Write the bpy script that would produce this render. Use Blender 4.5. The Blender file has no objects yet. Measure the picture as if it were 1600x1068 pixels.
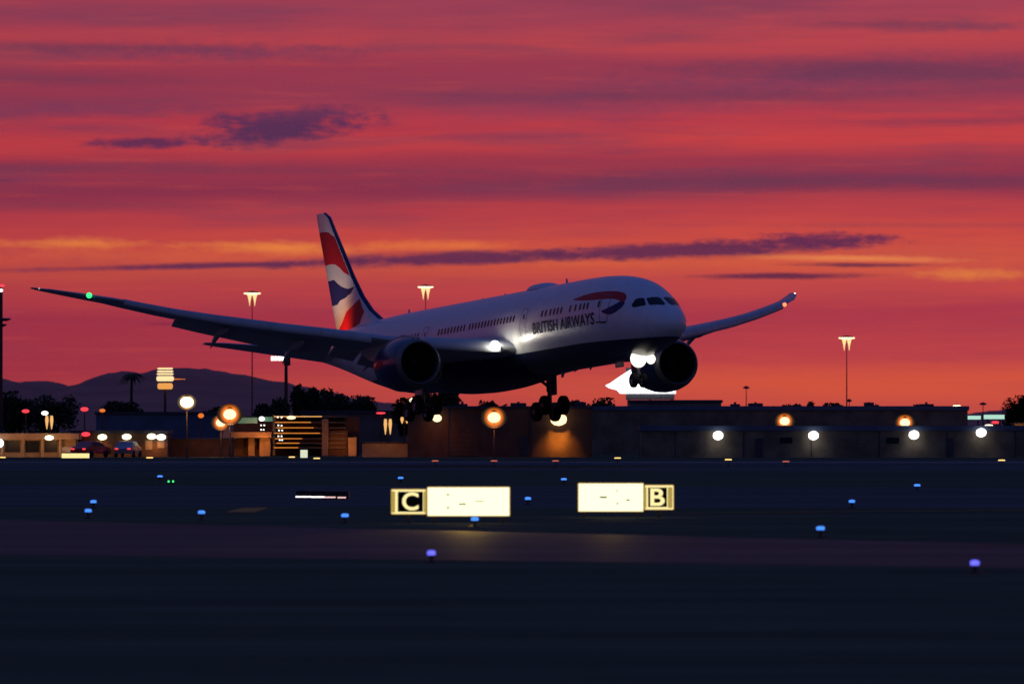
import bpy, bmesh, math, random
from mathutils import Vector, Matrix, noise
random.seed(7)
S = bpy.context.scene
C = bpy.context.collection
R = math.radians
PI = math.pi

# ------------------------------------------------------------------ camera
H = 2.75                      # eye height
FP = 13358.0                  # focal length in photo pixels (1600 wide)
HOR = 668.0                   # horizon row in the photo
cam = bpy.data.cameras.new('camera'); co = bpy.data.objects.new('camera', cam); C.objects.link(co)
cam.sensor_width = 36; cam.lens = FP / 1600 * 36
co.location = (0, 0, H)
co.rotation_euler = (PI / 2 + math.atan((HOR - 534) / FP), 0, 0)
cam.clip_start = 1; cam.clip_end = 40000
cam.dof.use_dof = True; cam.dof.focus_distance = 560; cam.dof.aperture_fstop = 2.8
S.camera = co
S.cycles.use_denoising = True
S.cycles.max_bounces = 6; S.cycles.diffuse_bounces = 2; S.cycles.glossy_bounces = 3
S.cycles.sample_clamp_indirect = 4
S.view_settings.view_transform = 'Standard'; S.view_settings.look = 'None'
S.view_settings.exposure = 0; S.view_settings.gamma = 1

# ------------------------------------------------------------------ node helper
def lin(c):
    return tuple(((x / 255 + .055) / 1.055) ** 2.4 if x > 10 else x / 255 / 12.92 for x in c)

class N:
    def __init__(s, tree): s.t = tree; s.n = tree.nodes; s.l = tree.links
    def _in(s, sock, v):
        if v is None: return
        if hasattr(v, 'is_output'): s.l.new(v, sock)
        elif isinstance(v, (tuple, list)):
            sock.default_value = tuple(v) + ((1,) if len(sock.default_value) == 4 and len(v) == 3 else ())
        else: sock.default_value = v
    def m(s, op, a, b=None, c=None, clamp=False):
        n = s.n.new('ShaderNodeMath'); n.operation = op; n.use_clamp = clamp
        for k, v in enumerate((a, b, c)): s._in(n.inputs[k], v)
        return n.outputs[0]
    def noise(s, vec, scale, detail=4, rough=.55, dim='3D'):
        n = s.n.new('ShaderNodeTexNoise'); n.noise_dimensions = dim
        s._in(n.inputs['Vector'], vec); n.inputs['Scale'].default_value = scale
        n.inputs['Detail'].default_value = detail; n.inputs['Roughness'].default_value = rough
        return n.outputs['Fac']
    def comb(s, x, y, z=0.0):
        n = s.n.new('ShaderNodeCombineXYZ')
        for k, v in enumerate((x, y, z)): s._in(n.inputs[k], v)
        return n.outputs[0]
    def ss(s, x, lo, hi, a=0.0, b=1.0):
        n = s.n.new('ShaderNodeMapRange'); n.interpolation_type = 'SMOOTHSTEP'
        s._in(n.inputs[0], x); s._in(n.inputs[1], lo); s._in(n.inputs[2], hi)
        n.inputs[3].default_value = a; n.inputs[4].default_value = b
        return n.outputs[0]
    def mix(s, f, a, b, mode='MIX'):
        n = s.n.new('ShaderNodeMix'); n.data_type = 'RGBA'; n.blend_type = mode
        s._in(n.inputs[0], f); s._in(n.inputs[6], a); s._in(n.inputs[7], b)
        return n.outputs[2]
    def ramp(s, f, stops, interp='EASE'):
        n = s.n.new('ShaderNodeValToRGB'); n.color_ramp.interpolation = interp
        e = n.color_ramp.elements
        while len(e) < len(stops): e.new(.5)
        for k, (p, c) in enumerate(stops):
            e[k].position = p; e[k].color = tuple(c) + (1,)
        s._in(n.inputs[0], f)
        return n.outputs[0]

# ------------------------------------------------------------------ sky
def make_world():
    w = bpy.data.worlds.new('World'); S.world = w; w.use_nodes = True
    w.node_tree.nodes.clear(); g = N(w.node_tree)
    tc = g.n.new('ShaderNodeTexCoord'); sx = g.n.new('ShaderNodeSeparateXYZ')
    g.l.new(tc.outputs['Generated'], sx.inputs[0])
    X, Y, Z = sx.outputs
    az = g.m('ARCTAN2', X, Y); el = g.m('ARCSINE', Z)
    u = g.m('MULTIPLY', az, 13.358)             # sunset side: 0 straight ahead
    v = g.m('MULTIPLY', el, 13.358)             # 0 at the horizon
    wv = g.comb(u, g.m('MULTIPLY', v, 5.0))
    n1 = g.m('SUBTRACT', g.noise(g.comb(g.m('MULTIPLY', u, .8), g.m('MULTIPLY', v, 5)), 2.0, 3), .5)
    # tilt of the layers and slow wander
    vv = g.m('ADD', v, g.m('MULTIPLY', n1, .035))
    vv = g.m('ADD', vv, g.m('MULTIPLY', u, -.012))
    K = .72
    L = lambda v_, c: (v_ / K, lin(c))
    base = g.ramp(g.m('DIVIDE', vv, K, clamp=True), [
        L(0.0, (196, 76, 66)), L(.065, (212, 84, 64)), L(.11, (190, 66, 70)), L(.17, (176, 58, 72)),
        L(.215, (196, 72, 70)), L(.255, (206, 84, 66)), L(.30, (206, 76, 66)), L(.335, (190, 66, 70)),
        L(.375, (140, 52, 76)), L(.41, (158, 56, 74)), L(.445, (200, 66, 68)), L(.475, (190, 62, 72)),
        L(.52, (150, 60, 82)), L(.56, (158, 60, 80)), L(.60, (190, 70, 76)), L(.655, (170, 66, 84))])
    # left of the picture is cooler and darker than right, most of all low down
    side = g.ss(u, -1.1, .7)
    low = g.ss(v, .0, .32, 1.0, 0.35)
    base = g.mix(g.m('MULTIPLY', g.m('SUBTRACT', 1.0, side), g.m('MULTIPLY', low, .75)), base, lin((140, 34, 62)))
    # wide purple bands, thin streaks
    st1 = g.noise(g.comb(g.m('MULTIPLY', u, .9), g.m('MULTIPLY', v, 11)), 1.9, 5, .55)
    up = g.ss(v, .24, .42)
    base = g.mix(g.m('MULTIPLY', g.ss(st1, .47, .68), g.m('MULTIPLY_ADD', up, .42, .10)), base, lin((112, 60, 86)))
    st2 = g.noise(g.comb(g.m('MULTIPLY', u, 1.6), g.m('MULTIPLY', v, 26)), 2.6, 6, .6)
    base = g.mix(g.m('MULTIPLY', g.ss(st2, .5, .75), .17), base, lin((132, 44, 78)))
    base = g.mix(g.m('MULTIPLY', g.ss(st2, .5, .22), .2), base, lin((224, 88, 62)))
    # ragged noise for cloud edges
    e1 = g.m('SUBTRACT', g.noise(g.comb(g.m('MULTIPLY', u, 1.0), g.m('MULTIPLY', v, 4.2)), 9, 6, .62), .5)
    e2 = g.m('SUBTRACT', g.noise(g.comb(g.m('MULTIPLY', u, 1.3), g.m('MULTIPLY', v, 3.0), 4.0), 30, 5, .6), .5)
    def blob(cx, cy, rx, ry, col, k, slope=0.0, soft=.9, rag=1.6):
        nonlocal base
        dx = g.m('DIVIDE', g.m('SUBTRACT', u, cx), rx)
        dy = g.m('DIVIDE', g.m('SUBTRACT', g.m('SUBTRACT', v, cy), g.m('MULTIPLY', g.m('SUBTRACT', u, cx), slope)), ry)
        d = g.m('SQRT', g.m('ADD', g.m('MULTIPLY', dx, dx), g.m('MULTIPLY', dy, dy)))
        d = g.m('ADD', d, g.m('ADD', g.m('MULTIPLY', e1, rag), g.m('MULTIPLY', e2, rag * .6)))
        base = g.mix(g.m('MULTIPLY', g.ss(d, 1.0, 1.0 - soft), k), base, lin(col))
    px = lambda x: (x - 800) / 1000
    py = lambda y: (HOR - y) / 1000
    # lit streaks
    blob(px(800), py(402), 1.1, .050, (212, 92, 58), .45, 0, soft=1.3, rag=.8)
    blob(px(1300), py(600), .75, .050, (216, 88, 56), .6, 0, soft=1.3, rag=.8)
    blob(px(800), py(10), 1.3, .09, (134, 64, 88), .42, 0, soft=1.3, rag=.8)
    gold = (238, 138, 62)
    blob(px(120), py(381), .17, .013, gold, .75, soft=1.1, rag=1.2)
    blob(px(440), py(388), .17, .016, gold, .95, -.03, soft=1.1, rag=1.2)
    blob(px(680), py(384), .20, .013, (232, 120, 62), .8, soft=1.1, rag=1.2)
    blob(px(250), py(398), .50, .022, (216, 96, 62), .6, soft=1.2, rag=1.0)
    blob(px(1330), py(404), .24, .008, (244, 150, 84), .95, -.02, soft=1.0, rag=1.0)
    blob(px(1300), py(412), .42, .030, (220, 98, 62), .6, -.02, soft=1.2, rag=1.0)
    blob(px(1520), py(428), .13, .014, (236, 138, 60), .75, soft=1.1, rag=1.2)
    blob(px(900), py(410), .20, .012, (222, 100, 62), .6, soft=1.1, rag=1.2)
    # dark clouds
    dk = (92, 42, 78)
    blob(px(435), py(199), .185, .034, (84, 46, 84), .97, .05, soft=.7, rag=1.5)
    blob(px(470), py(178), .17, .018, (110, 52, 84), .55, .06, soft=1.0, rag=1.6)
    blob(px(222), py(223), .115, .012, (94, 44, 82), .92, soft=.8, rag=1.5)
    blob(px(800), py(214), .20, .008, (120, 50, 84), .35, soft=1.0, rag=1.8)
    blob(px(330), py(80), .34, .022, (108, 56, 88), .75, -.01, soft=1.1, rag=1.6)
    blob(px(120), py(172), .34, .020, (116, 56, 88), .6, .01, soft=1.1, rag=1.6)
    blob(px(1280), py(120), .55, .040, (118, 60, 92), .6, .05, soft=1.2, rag=1.3)
    blob(px(900), py(170), .45, .030, (118, 60, 92), .45, .02, soft=1.2, rag=1.3)
    blob(px(1500), py(42), .20, .014, (118, 66, 94), .5, soft=1.1, rag=1.5)
    blob(px(330), py(415), .46, .0075, dk, .9, .024, soft=.9, rag=.9)
    blob(px(700), py(404), .34, .016, dk, .92, .03, soft=.7, rag=1.1)
    blob(px(1080), py(391), .37, .017, dk, .92, .035, soft=.7, rag=1.2)
    blob(px(1265), py(378), .20, .016, (96, 42, 80), .9, .01, soft=.8, rag=1.9)
    blob(px(1220), py(431), .19, .0075, (96, 40, 70), .92, .0, soft=.8, rag=1.0)
    blob(px(1350), py(414), .17, .0055, (108, 46, 70), .9, -.005, soft=.9, rag=1.1)
    blob(px(260), py(506), .06, .0035, (110, 38, 70), .5, soft=1.0, rag=1.5)
    blob(px(0), py(283), .05, .004, (96, 40, 76), .6, soft=1.0, rag=1.5)
    for cx, cy, rx, ry, k in ((150, 75, .45, .014, .5), (100, 125, .40, .018, .45), (60, 262, .8, .014, .45), (100, 322, .5, .016, .35),
                              (1450, 42, .28, .013, .5), (1400, 110, .6, .030, .62), (1050, 150, .6, .020, .45), (1500, 190, .4, .010, .5),
                              (1300, 284, .95, .021, .72), (500, 268, .8, .010, .3), (1450, 352, .4, .008, .3)):
        blob(px(cx), py(cy), rx, ry, (104, 54, 80), k, 0, soft=1.1, rag=.9)
    # fine film-like grain put into the sky colour
    mt = g.noise(g.comb(g.m('MULTIPLY', u, 1.0), g.m('MULTIPLY', v, 1.3)), 260, 2, .6)
    base = g.mix(g.ss(mt, .30, .70, 0.0, .17), base, (.95, .75, .8), 'MULTIPLY')
    base = g.mix(g.ss(mt, .35, .75, 0.0, .07), base, lin((150, 110, 120)))
    base = g.mix(1.0, base, (.96, .94, 1.0), 'MULTIPLY')
    # the red fades out upwards and away from the west
    elw = g.ss(el, R(4.5), R(19), 1.0, 0.0)
    aw = g.ss(g.m('ABSOLUTE', az), R(30), R(120), 1.0, 0.0)
    west = g.m('MULTIPLY', elw, aw)
    dusk = g.ramp(g.m('DIVIDE', el, PI / 2, clamp=True), [
        (0.0, (.074, .064, .094)), (.14, (.055, .052, .13)), (.4, (.024, .048, .20)), (1.0, (.016, .042, .205))], 'LINEAR')
    sky = g.n.new('ShaderNodeTexSky'); sky.sky_type = 'NISHITA'; sky.sun_disc = False
    sky.sun_elevation = R(.5); sky.sun_rotation = R(8); sky.air_density = 1.0; sky.dust_density = 2
    dn = g.mix(.01, dusk, sky.outputs[0], 'ADD')
    col = g.mix(west, dn, base)
    bg = g.n.new('ShaderNodeBackground'); g.l.new(col, bg.inputs[0]); bg.inputs[1].default_value = 1.0
    o = g.n.new('ShaderNodeOutputWorld'); g.l.new(bg.outputs[0], o.inputs[0])
make_world()

# last of the sun, below the cloud edge in the west
sl = bpy.data.lights.new('sun', 'SUN'); sl.energy = .02; sl.angle = R(2); sl.color = (1, .45, .25)
so = bpy.data.objects.new('sun', sl); C.objects.link(so)
so.rotation_euler = (R(-89.5), 0, R(-8))

# ------------------------------------------------------------------ materials
def mat(name, col, rough=.6, metal=0.0, spec=.3, emit=None, es=0.0, vary=0.0, vscale=3.0, coat=0.0, bump=0.0):
    m = bpy.data.materials.new(name); m.use_nodes = True
    g = N(m.node_tree); b = g.n['Principled BSDF']
    b.inputs['Roughness'].default_value = rough; b.inputs['Metallic'].default_value = metal
    b.inputs['Specular IOR Level'].default_value = spec; b.inputs['Coat Weight'].default_value = coat
    b.inputs['Coat Roughness'].default_value = .12
    if vary or bump:
        tc = g.n.new('ShaderNodeTexCoord')
        nz = g.noise(tc.outputs['Object'], vscale, 5, .6)
        c2 = tuple(min(1, x * (1 + vary)) for x in col); c1 = tuple(x * (1 - vary) for x in col)
        g.l.new(g.mix(g.ss(nz, .3, .7), c1, c2), b.inputs['Base Color'])
        if bump:
            bp = g.n.new('ShaderNodeBump'); bp.inputs['Strength'].default_value = bump
            bp.inputs['Distance'].default_value = .05
            g.l.new(nz, bp.inputs['Height']); g.l.new(bp.outputs[0], b.inputs['Normal'])
    else:
        b.inputs['Base Color'].default_value = tuple(col) + (1,)
    if emit:
        b.inputs['Emission Color'].default_value = tuple(emit) + (1,)
        b.inputs['Emission Strength'].default_value = es
    return m
def lamp_mat(name, col, es): return mat(name, (.04, .04, .04), emit=col, es=es, rough=.3)

M = {}
M['grey_paint'] = mat('wing_grey_paint', (.42, .44, .47), .35, spec=.4, vary=.08, vscale=.8)
M['dark_metal'] = mat('dark_metal', (.05, .05, .055), .5, .6, vary=.2, vscale=6)
M['steel'] = mat('gear_steel', (.18, .18, .19), .4, .7, vary=.15, vscale=5)
M['lip'] = mat('nacelle_lip_metal', (.17, .165, .16), .45, .6, vary=.06, vscale=2)
M['navy'] = mat('navy_paint', (.012, .022, .085), .28, spec=.5, coat=.4, vary=.1)
M['red'] = mat('red_paint', (.55, .010, .018), .5, spec=.25, coat=.05, vary=.06)
M['blue'] = mat('royal_blue_paint', (.012, .022, .12), .5, spec=.2, coat=.0, vary=.06)
M['text'] = mat('dark_lettering', (.008, .009, .030), .65, spec=.15, vary=.05)
M['tyre'] = mat('rubber', (.014, .014, .015), .8, vary=.2, vscale=8)
M['black'] = mat('black_duct', (.012, .012, .014), .6, vary=.2)
M['blade'] = mat('fan_blade', (.08, .085, .09), .3, .8, vary=.1)
M['glass'] = mat('window_glass', (.010, .012, .022), .35, spec=.2, vary=.05)
M['seal'] = mat('panel_seam', (.16, .16, .18), .6, vary=.1)

def fus_mat():
    m = bpy.data.materials.new('fuselage_paint'); m.use_nodes = True
    g = N(m.node_tree); b = g.n['Principled BSDF']
    tc = g.n.new('ShaderNodeTexCoord'); sx = g.n.new('ShaderNodeSeparateXYZ'); g.l.new(tc.outputs['Object'], sx.inputs[0])
    a, z = sx.outputs[1], sx.outputs[2]
    # boundary between white hull and navy belly; sweeps away towards the tail
    edge = g.m('ADD', -1.66, g.m('MULTIPLY', g.ss(a, -15, -27), -.20))
    nv = g.ss(g.m('SUBTRACT', z, edge), -.012, .012, 1, 0)
    nz = g.noise(tc.outputs['Object'], 1.3, 6, .6)
    dirt = g.noise(g.comb(0.0, g.m('MULTIPLY', a, .25), g.m('MULTIPLY', z, 3)), 2.5, 5, .6)
    white = g.mix(g.ss(nz, .3, .7), (.70, .71, .73), (.77, .77, .78))
    white = g.mix(g.m('MULTIPLY', g.ss(dirt, .5, .75), .22), white, (.5, .48, .46))
    # frame and skin joints every few metres
    fr = g.m('PINGPONG', g.m('ADD', a, 0.37), 3.1)
    seam = g.ss(fr, .0, .03, 1, 0)
    white = g.mix(g.m('MULTIPLY', seam, .45), white, (.3, .3, .32))
    g.l.new(g.mix(nv, white, (.010, .018, .062)), b.inputs['Base Color'])
    b.inputs['Roughness'].default_value = .38; b.inputs['Specular IOR Level'].default_value = .5
    b.inputs['Coat Weight'].default_value = .15; b.inputs['Coat Roughness'].default_value = .1
    bp = g.n.new('ShaderNodeBump'); bp.inputs['Strength'].default_value = .25; bp.inputs['Distance'].default_value = .02
    g.l.new(g.noise(tc.outputs['Object'], .9, 3), bp.inputs['Height']); g.l.new(bp.outputs[0], b.inputs['Normal'])
    return m
M['fus'] = fus_mat()
M['fin'] = mat('fin_white_paint', (.68, .68, .66), .3, spec=.5, coat=.3, vary=.05, vscale=1)

# ------------------------------------------------------------------ mesh builders
def link_mesh(name, verts, faces, m, parent=None, smooth=True, loc=None):
    me = bpy.data.meshes.new(name); me.from_pydata([tuple(v) for v in verts], [], faces)
    return link_me(name, me, m, parent, smooth, loc)
def link_me(name, me, m, parent=None, smooth=True, loc=None):
    bm = bmesh.new(); bm.from_mesh(me); bmesh.ops.recalc_face_normals(bm, faces=bm.faces); bm.to_mesh(me); bm.free()
    if smooth:
        for p in me.polygons: p.use_smooth = True
        me.set_sharp_from_angle(angle=R(38))
    me.materials.append(m)
    o = bpy.data.objects.new(name, me); C.objects.link(o)
    if parent: o.parent = parent
    if loc: o.location = loc
    return o
def bm_obj(name, bm, m, parent=None, smooth=True, loc=None):
    me = bpy.data.meshes.new(name); bm.to_mesh(me); bm.free()
    return link_me(name, me, m, parent, smooth, loc)
def box(bm, x0, x1, y0, y1, z0, z1, bev=0.0, rot=None):
    r = bmesh.ops.create_cube(bm, size=1)['verts']
    for v in r: v.co = Vector(((x0 + x1) / 2 + v.co.x * (x1 - x0), (y0 + y1) / 2 + v.co.y * (y1 - y0), (z0 + z1) / 2 + v.co.z * (z1 - z0)))
    if rot is not None: bmesh.ops.transform(bm, matrix=rot, verts=r)
    if bev:
        es = list({e for v in r for e in v.link_edges})
        bmesh.ops.bevel(bm, geom=es, offset=bev, segments=2, affect='EDGES')
    return r
def tube(bm, a, b, r0, r1=None, seg=12, caps=True):
    a, b = Vector(a), Vector(b); r1 = r0 if r1 is None else r1
    d = (b - a).normalized(); s = d.orthogonal().normalized(); t = d.cross(s)
    A = [bm.verts.new(a + (s * math.cos(2 * PI * k / seg) + t * math.sin(2 * PI * k / seg)) * r0) for k in range(seg)]
    B = [bm.verts.new(b + (s * math.cos(2 * PI * k / seg) + t * math.sin(2 * PI * k / seg)) * r1) for k in range(seg)]
    for k in range(seg): bm.faces.new((A[k], A[(k + 1) % seg], B[(k + 1) % seg], B[k]))
    if caps: bm.faces.new(A[::-1]); bm.faces.new(B)
def lathe(bm, prof, axis='z', seg=24, c=(0, 0, 0), cap=False):
    rings = []
    for (t, r) in prof:
        ring = []
        for k in range(seg):
            q = 2 * PI * k / seg; x, y = r * math.cos(q), r * math.sin(q)
            p = {'z': (x, y, t), 'y': (x, t, y), 'x': (t, x, y)}[axis]
            ring.append(bm.verts.new(Vector(p) + Vector(c)))
        rings.append(ring)
    for A, B in zip(rings, rings[1:]):
        for k in range(seg): bm.faces.new((A[k], A[(k + 1) % seg], B[(k + 1) % seg], B[k]))
    if cap: bm.faces.new(rings[0][::-1]); bm.faces.new(rings[-1])
def loft(rings, close=True, caps=True):
    vs, fs, n = [], [], len(rings[0])
    for r in rings: vs += r
    for i in range(len(rings) - 1):
        for k in range(n if close else n - 1):
            k2 = (k + 1) % n
            fs.append((i * n + k, i * n + k2, (i + 1) * n + k2, (i + 1) * n + k))
    if caps:
        fs.append(tuple(range(n))[::-1]); fs.append(tuple((len(rings) - 1) * n + k for k in range(n)))
    return vs, fs
def thing(name, label, cat, loc=(0, 0, 0), rz=0.0, group=None):
    o = bpy.data.objects.new(name, None); C.objects.link(o); o.location = loc; o.rotation_euler.z = rz
    o.empty_display_size = .3
    return tag(o, label, cat, group)
def tag(o, label, cat, group=None):
    o['label'] = label; o['category'] = cat
    if group: o['group'] = group
    return o
def struct(o): o['kind'] = 'structure'; return o
def copy_tree(o, parent=None):
    c = o.copy(); C.objects.link(c); c.parent = parent
    for ch in o.children: copy_tree(ch, c)
    return c
def at(u, v, Y): return Vector(((u - 800) / FP * Y, Y, H + (HOR - v) / FP * Y))
def gy(v, z=0.0): return FP * (H - z) / (v - HOR)          # distance at which height z shows on row v

# ------------------------------------------------------------------ ground
def ground_mat(name, c1, c2, sc, rough=.9, spec=0.0, bump=.3, stripes=None):
    m = bpy.data.materials.new(name); m.use_nodes = True
    g = N(m.node_tree); b = g.n['Principled BSDF']
    tc = g.n.new('ShaderNodeTexCoord'); P_ = tc.outputs['Object']
    mp = g.n.new('ShaderNodeMapping'); g.l.new(P_, mp.inputs[0]); mp.inputs['Scale'].default_value = (.12, 1, 1); P2 = mp.outputs[0]
    a = g.noise(P2, sc * 1.6, 6, .62); b2 = g.noise(P2, sc * .16, 4, .6)
    f = g.m('MULTIPLY_ADD', a, .6, g.m('MULTIPLY', b2, .4))
    g.l.new(g.mix(g.ss(f, .35, .65), c1, c2), b.inputs['Base Color'])
    b.inputs['Roughness'].default_value = rough; b.inputs['Specular IOR Level'].default_value = spec
    if bump:
        bp = g.n.new('ShaderNodeBump'); bp.inputs['Strength'].default_value = bump; bp.inputs['Distance'].default_value = .03
        g.l.new(a, bp.inputs['Height']); g.l.new(bp.outputs[0], b.inputs['Normal'])
    return m
def poly_sheet(name, pts, z, m):
    o = link_mesh(name, [(x, y, z) for x, y in pts], [tuple(range(len(pts)))], m, smooth=False); return struct(o)
gm = ground_mat('dry_grass', (.075, .085, .050), (.165, .165, .10), .9)
conc = ground_mat('taxiway_concrete', (.058, .070, .058), (.125, .138, .112), .8, .7, .02, .12)
asph = ground_mat('runway_asphalt', (.09, .092, .08), (.165, .165, .145), .7, .8, .0, .15)
linep = ground_mat('worn_white_paint', (.30, .31, .33), (.44, .45, .48), 2.0, .7, .1, 0)
yline = ground_mat('worn_yellow_paint', (.30, .20, .03), (.42, .30, .05), 2.0, .7, .1, 0)
struct(link_mesh('ground', [(-9000, -60, 0), (9000, -60, 0), (9000, 15000, 0), (-9000, 15000, 0)], [(0, 1, 2, 3)], gm, smooth=False))
def gp(u, v, z=0.0):
    p = at(u, v, gy(v, z)); return (p.x, p.y)
def lerp2(a, b, t): return (a[0] + (b[0] - a[0]) * t, a[1] + (b[1] - a[1]) * t)
fl, fr_ = gp(0, 812), gp(1600, 850); nl, nr = gp(0, 865.5), gp(1600, 887)
poly_sheet('near_taxiway', [lerp2(nl, nr, -.8), lerp2(nl, nr, 1.8), lerp2(fl, fr_, 1.55), lerp2(fl, fr_, -.7)], .004, conc)
l1, r1, l2, r2 = gp(-700, 790), gp(2300, 794), gp(-700, 756), gp(2300, 763)
poly_sheet('far_taxiway', [l1, r1, r2, l2], .004, asph)
a0, a1 = gp(980, 803), gp(2300, 789)
poly_sheet('taxiway_centre_line', [a0, a1, (a1[0], a1[1] + 1.6), (a0[0], a0[1] + .9)], .010, yline)
poly_sheet('yellow_pavement_marking', [gp(352, 800), gp(398, 800), gp(420, 793), gp(380, 793)], .010, yline)
poly_sheet('runway', [(-260, 548), (260, 542), (260, 700), (-260, 712)], .006, asph)
poly_sheet('runway_edge_line', [(-90, 684), (120, 668), (120, 677), (-90, 688)], .012, linep)
rs = ground_mat('shoulder_gravel', (.05, .047, .045), (.08, .075, .07), 1.2)
poly_sheet('service_road', [(-300, 752), (300, 748), (300, 765), (-300, 768)], .004, rs)

# ------------------------------------------------------------------ hills
def hills():
    pts = [(-400, 640), (-120, 600), (0, 590), (25, 595), (60, 594), (85, 597), (105, 603), (125, 600), (150, 590), (170, 582),
           (195, 579), (220, 582), (245, 576), (280, 574), (320, 575), (350, 582), (380, 586), (430, 594), (470, 602), (520, 612),
           (560, 622), (600, 628), (660, 632), (800, 640), (1000, 648), (1500, 648), (1560, 640), (1700, 634), (2000, 650)]
    Y = 7000.0; vs, fs = [], []
    def hv(u):
        for (a, b), (c, d) in zip(pts, pts[1:]):
            if a <= u <= c:
                t = (u - a) / (c - a); t = t * t * (3 - 2 * t); return b + (d - b) * t
        return 660
    nu, nd = 240, 12
    for i in range(nu + 1):
        u = -400 + 2400 * i / nu
        top = H + (HOR - hv(u)) / FP * (Y + 900) + noise.noise(Vector((u * .05, 3, 0))) * 2.0
        for j in range(nd + 1):
            t = j / nd; x = (u - 800) / FP * (Y + 900 * 1)
            y = Y + 1800 * t
            h = top * math.sin(PI * t) ** .8 * (1 + .10 * noise.noise(Vector((u * .03, t * 6, 1))) * (1 if 0 < t < 1 and abs(t - .5) > .05 else 0))
            if j == nd // 2: h = top
            vs.append((x, y, max(h, 0) - .5))
    for i in range(nu):
        for j in range(nd):
            a = i * (nd + 1) + j; fs.append((a, a + 1, a + nd + 2, a + nd + 1))
    hm = ground_mat('hazed_hill_scrub', (.46, .19, .15), (.60, .26, .20), .01, .95, 0.0, 0)  # haze put into the colour as a paler, redder tone
    struct(link_mesh('hills', vs, fs, hm))
hills()

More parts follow.
